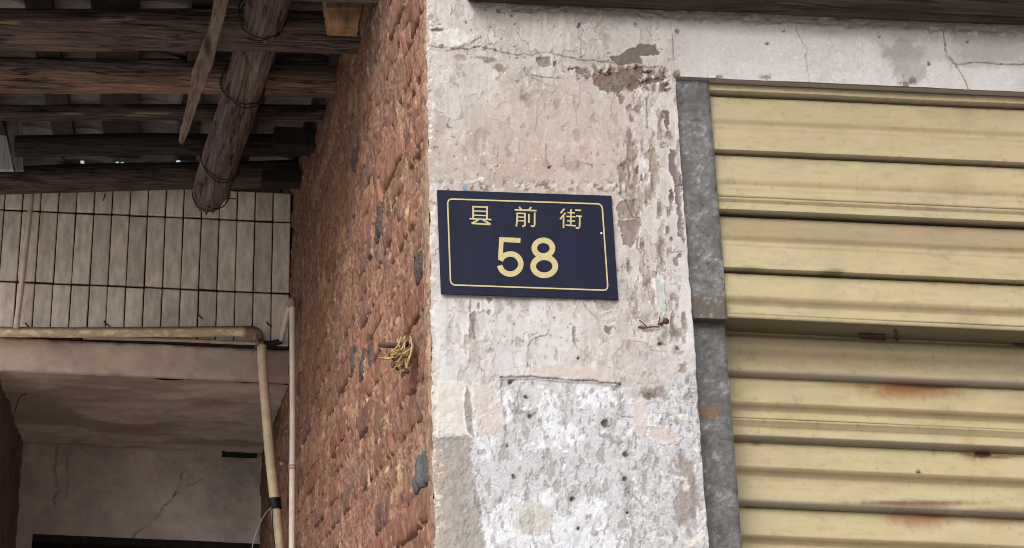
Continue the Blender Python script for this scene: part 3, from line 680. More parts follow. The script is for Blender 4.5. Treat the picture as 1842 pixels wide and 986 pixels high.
# lime and mud mortar, smeared over the faces of many bricks
def mortar_sheet(name, y0, y1, z0, z1, step):
    ny, nz = int((y1 - y0) / step) + 1, int((z1 - z0) / step) + 1
    Yg, Zg = np.meshgrid(np.linspace(y0, y1, ny), np.linspace(z0, z1, nz)); q = np.stack([Yg * 0, Yg, Zg], -1)
    n1 = fbm(q * 9, 4, seed=21); n2 = fbm(q * 34, 4, .6, seed=22); n3 = fbm(q * 110, 3, .6, seed=23)
    n4 = fbm(q * 230, 2, .6, seed=27); nz_ = fbm(q * np.array((1, 75, 11)), 4, .6, seed=28); h = -.0024 + .0035 * n1 + .0036 * n2 + .0040 * n3 + .0020 * n4 + .0048 * nz_
    co = np.abs(((Zg / CH) % 1) - .5) * 2; h -= .0018 * sstep(.78, .98, co) * sstep(-.1, .4, fbm(q * 6, 3, seed=29))
    front = sstep(.075, .03, Yg - YF + .02 * n2); h = h * (1 - .5 * front) + .004 * front; h -= .006 * sstep(.012, .007, Yg - YF)
    # put-log hole with the straw bundle, small putlog at the top
    hy, hz = STRAW[1], STRAW[2]
    hole = sstep(.035, .028, np.abs(Yg - hy) + .006 * n2) * sstep(.024, .018, np.abs(Zg - hz) + .004 * n2); h -= .05 * hole
    h2 = sstep(.028, .022, np.abs(Yg - H2[1]) + .004 * n2) * sstep(.018, .013, np.abs(Zg - H2[2]) + .004 * n2); h -= .04 * h2
    P = np.stack([XS + .002 - h, Yg, Zg], -1)
    C = np.ones(P.shape) * lin((152, 115, 97)); m1 = fbm(q * 14, 4, seed=24); m2 = fbm(q * 50, 3, seed=25)
    C = mixc(C, lin((166, 131, 106)), sstep(.1, .55, m1) * .75); C = mixc(C, lin((148, 106, 90)), sstep(.1, .6, -m1) * .7)
    C = mixc(C, lin((196, 168, 130)), sstep(.45, .75, m2 * .6 + fbm(q * 18, 3, seed=26) * .6) * .75); C = mixc(C, lin((116, 90, 80)), sstep(.25, .6, -m2) * .6)
    C = mixc(C, lin((98, 90, 80)), sstep(2.65, 3.2, Zg + .12 * m1 + .10 * (Yg - YF)) * .5)          # upper wall darkened: the roof's shade put into the colour
    C = mixc(C, lin((158, 130, 108)), front * .85); C = mixc(C, lin((60, 44, 38)), np.maximum(hole, h2))
    C = mixc(C, lin((192, 162, 126)), sstep(.3, .7, nz_) * .5); C = mixc(C, lin((92, 68, 60)), sstep(.25, .6, -nz_) * .6); C = np.clip(C * .72 * (1 + .30 * n3 + .22 * n4 + .12 * n2)[..., None], .01, 1)
    return grid_obj(name, P, C, MT['masonry'], bw, flip=True)
STRAW = aX(744, 622, XS); H2 = aX(750, 290, XS)
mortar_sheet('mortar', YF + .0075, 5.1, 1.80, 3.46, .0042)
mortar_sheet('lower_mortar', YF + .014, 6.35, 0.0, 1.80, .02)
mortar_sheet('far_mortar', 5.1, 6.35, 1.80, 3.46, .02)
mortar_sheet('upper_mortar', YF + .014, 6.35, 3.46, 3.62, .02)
box('wall_core', (XS + .052, YF + .06, 0.002), (XS + .24, YB + .4, 3.62), MT['masonry'], bw, colr=(90, 66, 56))

# straw rope stuffed in the put-log hole
straw = thing('straw_bundle', STRAW, 'twisted yellow straw rope sticking out of a hole in the brick wall', 'rope')
rs = np.random.RandomState(5); base = np.array(STRAW)
def sp_(x, y, dY=0): return aY(x, y, STRAW[1] + dY)
for k, pts in enumerate([[(722, 606), (716, 622), (706, 632), (702, 640)], [(730, 604), (724, 625), (712, 636), (703, 640), (710, 648)], [(738, 610), (736, 626), (728, 634), (716, 640), (700, 645), (686, 644)],
                         [(728, 606), (727, 625), (720, 645), (712, 656), (716, 668)], [(722, 636), (714, 646), (706, 656), (712, 662), (722, 656)], [(724, 640), (716, 655), (710, 664), (718, 670), (726, 664)],
                         [(735, 630), (731, 648), (732, 660), (730, 668)], [(700, 636), (708, 642), (718, 638), (726, 632)], [(715, 608), (720, 630), (724, 650), (725, 664)], [(738, 606), (741, 622), (738, 640), (734, 658)],
                         [(704, 648), (714, 651), (724, 646), (730, 640)], [(709, 656), (716, 660), (724, 654)]]):
    P3 = [sp_(x, y, -.05 + rs.uniform(-.012, .012)) for x, y in pts]; P3[0] = sp_(*pts[0], -.01)
    tube('straw_strand', catmull(P3, 6), .0014 if k % 3 else .0019, MT['straw'], straw, 6)
    for e_ in range(2):
        P4 = [np.array(p) + rs.uniform(-.0035, .0035, 3) for p in P3]; tube('straw_strand', catmull(P4, 5), .0010, MT['straw'] if e_ else MT['straw_dark'], straw, 5)
tube('wooden_peg', [sp_(745, 618, .02), sp_(716, 622, -.03), sp_(684, 620, -.05)], .0052, MT['wood'], straw, 8, colf=lambda T, S_, D, P: np.ones(P.shape) * lin((84, 70, 62)))
tube('knot', [sp_(729, 664, -.05), sp_(732, 668, -.05), sp_(733, 672, -.05)], .004, MT['rust'], straw, 8)

# ------------------------------------------------------------------ steel rail and roller shutter
UPY, LOY = YF + .030, YF + .100
def zrow(py, Y, px=1320): return float(aY(px, py, Y)[2])
rail = thing('shutter_rail', ((XR + .978) / 2, YF + .03, 0), 'mottled galvanised steel shutter rail beside the plaster pillar', 'rail')
def rail_piece(name, x0, x1, z0, z1, yf, yb, band=None):
    nz = int((z1 - z0) / .004) + 2; prof = [(x0, yb), (x0, yf), (x0 + .004, yf - .0005), (x0 + .02, yf), (x0 + .045, yf), (x1 - .004, yf - .0005), (x1, yf + .001), (x1, yb), (x0, yb)]
    xs, ys = [], []
    for (a, b), (c, d) in zip(prof[:-1], prof[1:]):
        for t in np.linspace(0, 1, 8, endpoint=False): xs.append(a + (c - a) * t); ys.append(b + (d - b) * t)
    xs.append(prof[-1][0]); ys.append(prof[-1][1]); z = np.linspace(z0, z1, nz)
    P = np.stack([np.tile(xs, (nz, 1)), np.tile(ys, (nz, 1)), np.tile(z[:, None], (1, len(xs)))], -1)
    q = P; n1 = fbm(q * 200, 3, seed=61); n2 = fbm(q * 40, 4, seed=62); P = P.copy(); P[..., 1] += .0006 * n2
    C = np.ones(P.shape) * lin((84, 83, 82)); C = C * (1 + .60 * n1 + .30 * n2)[..., None]
    px, py, _ = proj(P)
    if band:
        m = sstep(band[0] - 6, band[0] + 3, py + 3 * n2) ; C = mixc(C, lin((74, 64, 54)), m * .9); C = mixc(C, lin((50, 43, 38)), sstep(.2, .6, n1) * m * .7)
    C = mixc(C, lin((140, 140, 142)), sstep(.25, .6, n1) * sstep(-.3, .4, n2) * .55)
    C = mixc(C, lin((66, 63, 62)), sstep(.15, .6, fbm(q * 45, 3, seed=63)) * .6)
    d = np.hypot((px - 1274 + 3 * n1) / 20, (py - 742 + 3 * n1) / 14); C = mixc(C, lin((98, 74, 56)), sstep(1.2, .8, d) * .95)
    d = np.hypot((px - 1278) / 16, (py - 778 - .05 * (px - 1278) + 1.5 * n1) / 3.5); C = mixc(C, lin((70, 62, 56)), sstep(1.2, .7, d) * .9)
    d = np.hypot((px - 1253) / 14, (py - 216 + n1) / 2.5); C = mixc(C, lin((50, 48, 48)), sstep(1.2, .7, d) * .8)
    return grid_obj(name, P, C, MT['rail'], rail)
zsplit = zrow(574, YF + .012, 1290)
rail_piece('upper_channel', XR - .022, .9795, zsplit, ZL + .003, YF + .010, YF + .12, (536, 0))
rail_piece('lower_channel', XR - .022, .983, 0.0, zsplit + .06, YF + .034, YF + .16)
box('channel_end', (XR - .02, YF + .012, zsplit - .001), (.9785, YF + .11, zsplit + .003), MT['rail'], rail, colr=(70, 58, 48))

shutter = thing('roller_shutter', (1.9, LOY, 0), 'cream ribbed metal roller shutter with rust spots right of the pillar', 'shutter')
def slat(rows, Y0, under=.03, zoff=0., name='slat'):
    """rows: (photo y at the rail, mm towards the street)"""
    Z, D = [], []
    for (a, da), (b, db) in zip(rows[:-1], rows[1:]):
        k = max(1, int(abs(b - a) / 4))
        for t in np.linspace(0, 1, k, endpoint=False): Z.append(zrow(a + (b - a) * t, Y0) + zoff); D.append(da + (db - da) * t)
    Z.append(zrow(rows[-1][0], Y0) + zoff); D.append(rows[-1][1])
    Z = [Z[0] + .002] + Z + [Z[-1] - .0003]; D = [-under * 1000] + D + [-under * 1000]
    x = np.concatenate([np.linspace(.945, 1.64, 380), np.linspace(1.66, 2.98, 60)])
    X, Zg = np.meshgrid(x, np.array(Z)); Dg = np.tile((np.array(D) / 1000.)[:, None], (1, len(x)))
    q = np.stack([X * 4, Zg * 0 + Y0, Zg * 9], -1); Dg = Dg + (.0012 * fbm(q, 3, seed=81) + .0005 * fbm(q * 7, 3, seed=82)) * (Dg > -.02)
    Zg = Zg + .0008 * fbm(np.stack([X * 3, X * 0 + rows[0][0], X * 0], -1), 2, seed=83)
    P = np.stack([X, Y0 - Dg, Zg], -1); px, py, _ = proj(P)
    C = np.ones(P.shape) * lin((208, 192, 150)); n2 = fbm(np.stack([px / 60, py / 14, px * 0], -1), 4, seed=84); n1 = fbm(np.stack([px / 9, py / 9, px * 0], -1), 3, seed=85)
    C = C * (1 + .06 * n2)[..., None]; C = mixc(C, lin((188, 168, 140)), sstep(.2, .8, n2) * .35)
    edge = py - np.interp(px, [1280, 1842], [0, 26]) - rows[-1][0] + 2
    C = mixc(C, lin((176, 160, 124)), sstep(.55, .8, n1) * .5)
    def stain(cx, cy, rx, ry, c, a=1., soft=.6, w=.35):
        d = np.hypot((px - cx) / rx, (py - cy) / ry) + w * n1; return mixc(C, lin(c), sstep(1 + soft, 1 - soft, d) * a)
    C = stain(1640, 704, 85, 14, (160, 112, 66), .75); C = stain(1630, 698, 50, 7, (140, 84, 46), .6); C = stain(1680, 697, 40, 3, (110, 66, 40), .6)
    C = stain(1770, 818, 36, 12, (168, 110, 66), .55); C = stain(1766, 817, 17, 8, (82, 38, 24), 1., .25); C = stain(1800, 822, 34, 2.2, (110, 84, 40), .8); C = stain(1738, 818, 12, 2.5, (110, 84, 40), .8)
    C = stain(1655, 930, 62, 16, (158, 108, 62), .75); C = stain(1680, 926, 26, 6, (122, 74, 46), .5); C = stain(1640, 912, 70, 7, (150, 110, 66), .6); C = stain(1800, 935, 60, 10, (170, 124, 82), .6); C = stain(1810, 918, 60, 6, (150, 118, 74), .5)
    C = stain(1655, 903, 110, 3, (120, 84, 52), .5); C = stain(1640, 906, 120, 4, (120, 72, 42), .7); C = stain(1790, 922, 90, 4, (120, 72, 42), .7); C = stain(1600, 694, 110, 4, (150, 96, 54), .6)
    C = stain(1742, 795, 14, 9, (190, 148, 100), .5); C = stain(1652, 849, 5, 3, (40, 32, 22), 1., .3, .1); C = stain(1680, 814, 4, 6, (150, 136, 100), .6)
    C = stain(1500, 490, 22, 6, (110, 92, 72), .7); C = stain(1345, 485, 25, 6, (130, 112, 90), .6); C = stain(1360, 799, 9, 3, (124, 112, 76), .7)
    C = stain(1740, 575, 34, 10, (176, 156, 110), .5); C = stain(1735, 200, 12, 18, (178, 160, 120), .4); C = stain(1720, 330, 30, 22, (182, 164, 122), .4)
    C = mixc(C, lin((178, 156, 124)), sstep(380, 392, py - (px - 1320) * .047) * sstep(428, 424, py - (px - 1320) * .047) * .75)
    if Y0 > UPY + .01:
        d = sstep(6, -1, np.abs(px - 1562) - 18) * sstep(3, 0, np.abs(py - 606)); C = mixc(C, lin((50, 40, 28)), d * .9)
        d = sstep(3, 0, np.abs(px - 1613)) * sstep(12, 5, np.abs(py - 602)); C = mixc(C, lin((60, 48, 34)), d * .9); C = stain(1575, 600, 32, 12, (140, 116, 84), .6)
        C = stain(1835, 621, 14, 3, (50, 42, 30), .9)
        C = mixc(C, lin((168, 156, 122)), sstep(625, 575, py - (px - 1320) * .047) * .6)  # lip's soft shadow painted across the top of the lower panel
    C = C * .50
    g1 = fbm(np.stack([px / 70, py / 90, px * 0], -1), 5, seed=86); C = C * (1 - .06 * sstep(.05, .7, g1))[..., None]
    sc_ = fbm(np.stack([px / 40, py / 2.2, px * 0], -1), 3, seed=87); C = C * (1 - .10 * sstep(.4, .6, sc_))[..., None]
    pt = fbm(np.stack([px / 4.5, py / 2.6, px * 0], -1), 2, seed=88); C = mixc(C, lin((104, 88, 62)), sstep(.74, .86, pt) * sstep(.0, .5, fbm(np.stack([px / 70, py / 50, px * 0], -1), 3, seed=89)) * .45)
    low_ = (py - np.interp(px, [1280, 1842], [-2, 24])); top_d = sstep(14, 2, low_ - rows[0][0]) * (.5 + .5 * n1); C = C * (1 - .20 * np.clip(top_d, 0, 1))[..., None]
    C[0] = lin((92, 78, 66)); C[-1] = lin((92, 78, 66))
    if rows[0][0] == 569: C[-2:] = lin((92, 82, 64))  # underside of the lip painted dark, standing in for deep shade
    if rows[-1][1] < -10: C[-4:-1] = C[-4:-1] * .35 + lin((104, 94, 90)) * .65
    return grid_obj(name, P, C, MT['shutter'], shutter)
U = [
    [(151, 8), (169, 13), (170, 13)],
    [(176, 0), (215, 9), (218, 10.5), (221, 9), (229, 5), (231, 7), (234, 5), (274, 13), (275, 13)],
    [(281, 1), (322, 8), (327, 8), (336, 3), (338, 5), (341, 4), (356, 7)],
    [(358.5, 9), (363, 10), (365, 5), (367, 6), (380, 11), (381, 11)],
    [(388, -6), (424, 12), (427, 13), (430, 11), (438, 6), (440, 8), (443, 6), (484, 13), (485.5, 13)],
    [(492, 0), (533, 12), (537, 12), (548, 1), (550, 1), (566.5, 6)],
    [(569, 12), (571, 13), (575.5, 13), (576.3, 10)]]
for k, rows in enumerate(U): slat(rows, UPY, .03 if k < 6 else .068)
Lw = [
    [(566, 2), (604, 3), (607, 10), (625, 12), (640, -2), (667, 5), (669, 5), (675, -12)],
    [(675.5, -12), (722, 8), (725, 8), (735, -8), (751.5, 2)],
    [(753, 8), (757, 8), (763, -4), (780, 4), (783, 4), (791, -14)],
    [(791.5, -14), (837, 8), (840, 8), (851, -10), (899, 6), (902, 6), (909, -12)],
    [(909.5, -12), (959, 8), (962, 8), (972, -10), (1017, 6), (1020, 6), (1028, -12)]]
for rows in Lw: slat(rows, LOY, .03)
dz = zrow(909.5, LOY) - zrow(1028.5, LOY); zz = -dz
while zrow(1028, LOY) + zz - 0.0 > .02 and zz > -2.2:
    if zrow(1020, LOY) + zz < .1: break
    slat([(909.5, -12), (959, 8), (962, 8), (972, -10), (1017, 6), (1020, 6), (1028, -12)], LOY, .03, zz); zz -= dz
zl_ = zrow(576.3, UPY) - .0016
for nm_, q4 in (('rust_slot', [(1545, 600), (1594, 602), (1593, 612), (1547, 610)]), ('rust_slot', [(1608, 594), (1614, 594), (1617, 612), (1611, 612)]), ('rust_slot', [(1824, 618), (1846, 619), (1846, 624), (1828, 622)])):
    prism(nm_, [aZ(x, y, zl_) for x, y in q4], .0012, MT['rust'], shutter, (0, 0, -1))
box('head_angle', (XR + .04, UPY - .012, zrow(151, UPY) - .001), (2.98, UPY + .02, ZL - .002), MT['rail'], shutter, colr=(84, 82, 84))
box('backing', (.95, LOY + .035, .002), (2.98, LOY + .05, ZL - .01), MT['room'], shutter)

# rusty hanger on the pillar
hang = thing('rusty_hanger', aY(1180, 588, YF), 'rusty bolt with bent wire twigs on the plaster near the rail', 'bolt')
tube('bolt', [aY(1186, 585, YF + .004), aY(1192, 581, YF - .01), aY(1198, 578, YF - .02)], .0026, MT['rust'], hang, 8)
tube('bolt_head', [aY(1196, 579, YF - .018), aY(1198, 577.5, YF - .021), aY(1200, 577, YF - .024)], [.0048, .0062, .004], MT['rust'], hang, 10)
tube('wire', catmull([aY(1186, 588, YF - .006), aY(1172, 588, YF - .008), aY(1160, 590, YF - .006), aY(1148, 588, YF - .003)], 5), .0013, MT['rust'], hang, 6)
tube('wire', catmull([aY(1164, 590, YF - .006), aY(1158, 582, YF - .010), aY(1150, 576, YF - .006)], 5), .0010, MT['rust'], hang, 6)
tube('wire', catmull([aY(1184, 585, YF - .006), aY(1186, 576, YF - .010), aY(1187, 570, YF - .006)], 5), .0011, MT['rust'], hang, 6)

# ------------------------------------------------------------------ tiled lintel over the recess
tw = thing('tiled_lintel', ((XL + XS) / 2, YT + .05, ZBEAM1), 'band of narrow cream wall tiles under the logs, back of the recess', 'wall')
TP = .0627; rowsZ = [(2.918, 3.1005), (3.1085, 3.363), (3.371, 3.475)]
def tile_mesh(w, h, k):
    bm = bmesh.new(); bmesh.ops.create_cube(bm, size=1)
    for v in bm.verts: v.co = Vector((v.co.x * w, v.co.y * .012, v.co.z * h))
    bmesh.ops.bevel(bm, geom=[e for e in bm.edges], offset=.0022, segments=1, affect='EDGES')
    me = bpy.data.meshes.new('tile'); bm.to_mesh(me); bm.free(); me.materials.append(MT['tile']); return me
tinv = Matrix.Translation(-tw.location)
for (z0, z1) in rowsZ:
    me = tile_mesh(TP - .0042, z1 - z0, 0)
    for k in range(-7, 16):
        x = -.539 + TP * (k + .5)
        o = bpy.data.objects.new('tile', me); COL.objects.link(o); o.parent = tw; o.matrix_parent_inverse = tinv
        o.location = (x + random.uniform(-.0006, .0006), YT + .004 + random.uniform(-.001, .001), (z0 + z1) / 2 + random.uniform(-.001, .001)); o.rotation_euler = (random.uniform(-.012, .012), random.uniform(-.006, .006), random.uniform(-.025, .025))
box('tile_bed', (-1.2, YT + .009, ZBEAM1 + .004), (XS + .05, YT + .15, 3.47), MT['grout'], tw)
for px_, py_ in [(190, 582), (48, 585), (358, 568), (482, 583)]:
    tube('nail', catmull([aY(px_ - 3, py_ - 6, YT + .005), aY(px_, py_, YT - .012), aY(px_ + 7, py_ + 5, YT - .016)], 3), .0025, MT['wire'], tw, 6)
tube('nail', catmull([aY(190, 346, YT + .005), aY(188, 353, YT - .012), aY(186, 361, YT - .014)], 3), .002, MT['wire'], tw, 6)

def wall_patch(name, O, Uv, Vv, nu, nv, nrm, base, parent, paint=None, amp=(.006, .003), m='plaster', seed=0):
    O, Uv, Vv, nrm = map(lambda a: np.array(a, float), (O, Uv, Vv, nrm))
    u, v = np.meshgrid(np.linspace(0, 1, nu), np.linspace(0, 1, nv)); P = O + u[..., None] * Uv + v[..., None] * Vv
    n1 = fbm(P * 5, 4, seed=seed); n2 = fbm(P * 24, 4, seed=seed + 1)
    C = np.ones(P.shape) * lin(base) * (1 + .22 * n1 + .14 * n2)[..., None]; h = amp[0] * n1 + amp[1] * n2
    px, py, _ = proj(P)
    if paint: C, h = paint(C, h, px, py, P, n1, n2)
    P = P + nrm * h[..., None]
    o = grid_obj(name, P, C, MT[m], parent)
    return o
def pdist(px, py, pts):
    d = np.full(px.shape, 1e9)
    for (x0, y0), (x1, y1) in zip(pts[:-1], pts[1:]):
        ex, ey = x1 - x0, y1 - y0; t = np.clip(((px - x0) * ex + (py - y0) * ey) / (ex * ex + ey * ey), 0, 1); d = np.minimum(d, np.hypot(px - x0 - t * ex, py - y0 - t * ey))
    return d
beam = thing('plaster_beam', ((XL + XS) / 2, YT + .1, ZBEAM0), 'pinkish brown plastered beam below the tiles, spanning the dark recess', 'beam')
def pbeam(C, h, px, py, P, n1, n2):
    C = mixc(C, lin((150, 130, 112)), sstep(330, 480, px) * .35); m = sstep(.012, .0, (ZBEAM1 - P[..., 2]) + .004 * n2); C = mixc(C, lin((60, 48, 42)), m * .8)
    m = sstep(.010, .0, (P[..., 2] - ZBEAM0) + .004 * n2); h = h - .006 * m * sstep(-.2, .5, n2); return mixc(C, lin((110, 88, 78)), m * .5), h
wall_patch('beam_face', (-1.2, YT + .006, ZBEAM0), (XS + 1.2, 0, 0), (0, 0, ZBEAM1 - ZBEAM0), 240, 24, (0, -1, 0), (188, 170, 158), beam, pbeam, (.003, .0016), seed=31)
wall_patch('beam_soffit', (-1.2, YB, ZBEAM0), (XS + 1.2, 0, 0), (0, YT + .006 - YB, 0), 120, 80, (0, 0, -1), (204, 190, 180), beam, lambda C, h, px, py, P, n1, n2: (mixc(C, lin((140, 126, 116)), sstep(-.2, .5, fbm(P * np.array((3, 9, 1)), 4, seed=33)) * .6), h), (.008, .003), seed=34)
box('beam_core', (-1.2, YT + .02, ZBEAM0 + .012), (XS + .04, YB + .2, ZBEAM1 - .002), MT['room'], beam)

backw = thing('back_wall', (-.05, YB, 0), 'dim brown plaster wall above the doorway, deep inside the recess', 'wall')
DT = aY(260, 969, YB); DL = aY(58, 969, YB)
def pback(C, h, px, py, P, n1, n2):
    w = 6 * n1 + 5 * n2
    for pts, a in [([(336, 848), (322, 900), (300, 922), (264, 942), (238, 970)], 2.2), ([(320, 900), (340, 880), (372, 868)], 1.4), ([(104, 800), (100, 860), (95, 940)], 3), ([(122, 800), (119, 895)], .8)]:
        d = pdist(px + w, py + w, pts); m = sstep(a + 1., a * .3, d); C = mixc(C, lin((56, 46, 42)), m * .5 * sstep(-.5, .3, n2)); h = h - .003 * m
    m = sstep(20, 0, np.abs(py - 925) + 12 * n1) * sstep(200, 260, px); C = mixc(C, lin((176, 150, 136)), m * .35)
    return C, h
wall_patch('door_header', (XL - .1, YB, DT[2]), (XS - XL + .2, 0, 0), (0, 0, ZBEAM0 + .02 - DT[2]), 220, 70, (0, -1, 0), (182, 171, 164), backw, pback, (.010, .004), seed=41)
wall_patch('door_jamb', (XL - .1, YB, 0), (DL[0] - XL + .1, 0, 0), (0, 0, DT[2]), 16, 60, (0, -1, 0), (182, 171, 164), backw, None, (.010, .004), seed=41)
box('door_lintel', (DL[0] - .03, YB + .012, DT[2] - .03), (XS + .05, YB + .14, DT[2] + .03), MT['wood'], backw, colr=(40, 34, 31))
box('door_frame', (XS - .075, YB - .012, .13), (XS - .012, YB + .1, DT[2] - .032), MT['wood'], backw, bev=.004, colr=(64, 52, 44))
w0 = aY(399, 811, YB)
box('wooden_strip', (w0[0], YB - .03, w0[2] - .026), (XS - .02, YB + .01, w0[2] + .004), MT['wood'], backw, colr=(46, 42, 38))
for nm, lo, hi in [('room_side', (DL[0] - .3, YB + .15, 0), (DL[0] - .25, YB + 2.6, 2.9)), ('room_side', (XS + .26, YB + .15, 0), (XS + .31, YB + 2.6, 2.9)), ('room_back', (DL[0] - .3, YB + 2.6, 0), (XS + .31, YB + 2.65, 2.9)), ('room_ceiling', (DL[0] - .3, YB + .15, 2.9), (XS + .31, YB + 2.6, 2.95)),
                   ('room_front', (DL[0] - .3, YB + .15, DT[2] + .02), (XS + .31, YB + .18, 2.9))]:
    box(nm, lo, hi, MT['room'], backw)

pier = thing('left_pier', (XL - .3, YT + .5, 0), 'dark crumbling brown masonry pier at the left edge of the recess', 'wall')
wall_patch('pier_side', (XL, YB, 0), (0, YT - YB + .01, 0), (0, 0, ZBEAM0 + .01), 60, 150, (1, 0, 0), (116, 104, 97), pier, lambda C, h, px, py, P, n1, n2: (mixc(C, lin((74, 62, 56)), sstep(.1, .5, n2) * .5), h + .003 * n2), (.014, .004), 'plaster', seed=51)
wall_patch('pier_front', (-1.2, YT + .012, 0), (XL + 1.2, 0, 0), (0, 0, ZBEAM0), 40, 100, (0, -1, 0), (150, 122, 106), pier, None, (.01, .005), 'plaster', seed=52)
box('pier_core', (-1.2, YT + .04, .002), (XL - .03, YB + .2, ZBEAM0 - .01), MT['masonry'], pier, colr=(90, 70, 62))
tube('twig', catmull([aY(26, 742, YB - .9), aY(34, 718, YB - .92), aY(40, 711, YB - .92), aY(47, 710, YB - .9)], 4), .0016, MT['wire'], pier, 5)

# ------------------------------------------------------------------ pipes
def pipe_col(a, b, c, dirt=.5, seed=0, flake=None):
    def f_(T, S_, D, P):
        n1 = fbm(P * 30, 3, seed=seed); n2 = fbm(P * np.array((40, 90, 90)), 4, seed=seed + 1)
        C = np.ones(P.shape) * lin(a); C = mixc(C, lin(b), sstep(-.1, .5, n1) * .5); top = sstep(.0, .6, D[..., 2] + .3 * n2)
        C = mixc(C, lin(c), top * dirt)
        if flake is not None: C = mixc(C, lin(flake), sstep(-.05, .2, n2 + .4 * n1) * sstep(.5, .0, D[..., 2]) * .9)
        return C
    return f_
hp = thing('supply_pipe', aY(230, 606, YT - .05), 'thick cream supply pipe with flaking paint running level below the tiles', 'pipe')
yp = YT - .050
pts = [aY(-420, 594, yp), aY(-100, 596, yp), aY(120, 598, yp), aY(300, 597, yp), aY(430, 596, yp), aY(448, 597, yp)]
tube('pipe_run', catmull(pts, 40), .0178, MT['pvc'], hp, 20, pipe_col((200, 180, 150), (166, 146, 122), (104, 90, 80), .85, 3, (240, 222, 188)), lambda T, S_, D: 1 + .02 * fbm(np.stack([S_ * 30, T * 2, T * 0], -1), 2))
tube('elbow', catmull([aY(440, 597, yp), aY(455, 597.5, yp), aY(462, 602, yp), aY(464, 612, yp)], 6), .0205, MT['pvc'], hp, 18, pipe_col((140, 118, 98), (120, 100, 86), (90, 76, 66), .8, 5))
tube('coupling', [aY(436, 596.5, yp), aY(444, 597, yp)], .0198, MT['pvc'], hp, 18, pipe_col((176, 150, 118), (140, 118, 96), (100, 84, 72), .8, 6))
tube('wire_tie', catmull([aY(460, 603, yp - .024), aY(464, 618, yp - .022), aY(456, 628, yp - .026), aY(454, 634, yp - .028)], 4), .003, MT['pvc'], hp, 6, pipe_col((110, 104, 100), (90, 84, 80), (80, 74, 70)))

cp = thing('thin_conduit', aY(330, 614, YT - .02), 'thin pale conduit just under the flaking supply pipe', 'pipe')
tube('conduit_run', catmull([aY(150, 607, YT - .018), aY(300, 611, YT - .018), aY(420, 616, YT - .018), aY(500, 619, YT - .018)], 20), .0072, MT['pvc'], cp, 12, pipe_col((176, 164, 150), (150, 136, 122), (110, 96, 86), .6, 7))
tube('junction', catmull([aY(474, 618, YT - .03), aY(490, 618, YT - .03), aY(506, 614, YT - .03)], 4), .0105, MT['wire'], cp, 10)

dp = thing('slanting_pole', aY(512, 1400, YT - .06), 'tan bamboo pole slanting down from the pipe elbow, black tape tied on', 'pole')
yd = YT - .055
def bamboo_r(T, S_, D):
    s0 = S_ / .40; k = np.abs(s0 - np.round(s0)) * .40; return 1 + .07 * sstep(.012, .0, k) - .03 * sstep(.02, .008, np.abs(k - .014))
dpts = [aY(470.5, 622, yd), aY(474, 680, yd), aY(479, 740, yd), aY(485, 815, yd), aY(493, 890, yd), aY(502, 980, yd), aY(512, 1100, yd), aY(540, 1500, yd)]
tube('pole', catmull(dpts, 24), .0165, MT['pvc'], dp, 16, pipe_col((212, 190, 158), (184, 162, 132), (160, 140, 118), .5, 9), bamboo_r)
tube('black_tape', catmull([aY(493.5, 896, yd), aY(494.5, 906, yd), aY(495.5, 916, yd)], 5), .0205, MT['black'], dp, 14, radf=lambda T, S_, D: 1 + .12 * fbm(np.stack([S_ * 90, np.cos(T) * 2, np.sin(T) * 2], -1), 2))
tube('loose_wire', catmull([aY(489, 912, yd - .02), aY(476, 926, yd - .03), aY(462, 955, yd - .02), aY(452, 992, yd), aY(448, 1030, yd)], 8), .0016, MT['pvc'], dp, 6, pipe_col((170, 160, 150), (150, 140, 130), (120, 110, 104)))
tube('tape_end', catmull([aY(489, 912, yd - .02), aY(491, 950, yd - .021), aY(495, 990, yd - .021), aY(498, 1040, yd - .02)], 6), .0022, MT['black'], dp, 6)

vp = thing('vertical_pipe', aY(527, 1500, YT - .36), 'slim white plastic pipe standing upright against the brick wall', 'pipe')
yv = YT - .36
vpts = [aY(506, 612, YT - .03), aY(512, 588, YT - .14), aY(519, 560, YT - .28), aY(523, 545, YT - .345), aY(525.5, 542, yv), aY(526, 552, yv), aY(526, 600, yv), aY(526.5, 740, yv), aY(526, 840, yv), aY(525, 990, yv), aY(524, 1250, yv), aY(524, 1700, yv)]
tube('pipe_run', catmull(vpts, 10), .0095, MT['pvc'], vp, 14, pipe_col((226, 210, 198), (204, 186, 172), (160, 144, 134), .4, 11))
tube('elbow', catmull([aY(522, 549, YT - .33), aY(524, 543, YT - .35), aY(525.5, 540.5, yv - .002), aY(526, 546, yv), aY(526, 553, yv)], 5), .0115, MT['pvc'], vp, 14, pipe_col((150, 134, 124), (130, 114, 104), (110, 96, 88), .5, 12))
for py_ in (838, 843): tube('clip', [aY(526, py_ - 1.5, yv), aY(526, py_ + 1.5, yv)], .0113, MT['pvc'], vp, 14, pipe_col((176, 156, 144), (150, 130, 118), (120, 104, 94), .4, 13))
tube('clip_screw', [aY(512, 835, yv + .02), aY(505, 834, yv)], .005, MT['pvc'], vp, 8, pipe_col((150, 146, 142), (130, 126, 122), (110, 106, 102)))

stick = tube('pale_stick', catmull([aY(60, 330, YT - .03), aY(52, 400, YT - .045), aY(42, 490, YT - .06), aY(29, 590, YT - .078)], 10), np.linspace(.0085, .0105, 31), MT['pvc'], None, 10, pipe_col((218, 206, 188), (190, 174, 154), (170, 150, 130), .3, 15))
tag(stick, 'pale slim stick leaning across the tiles onto the supply pipe', 'stick')

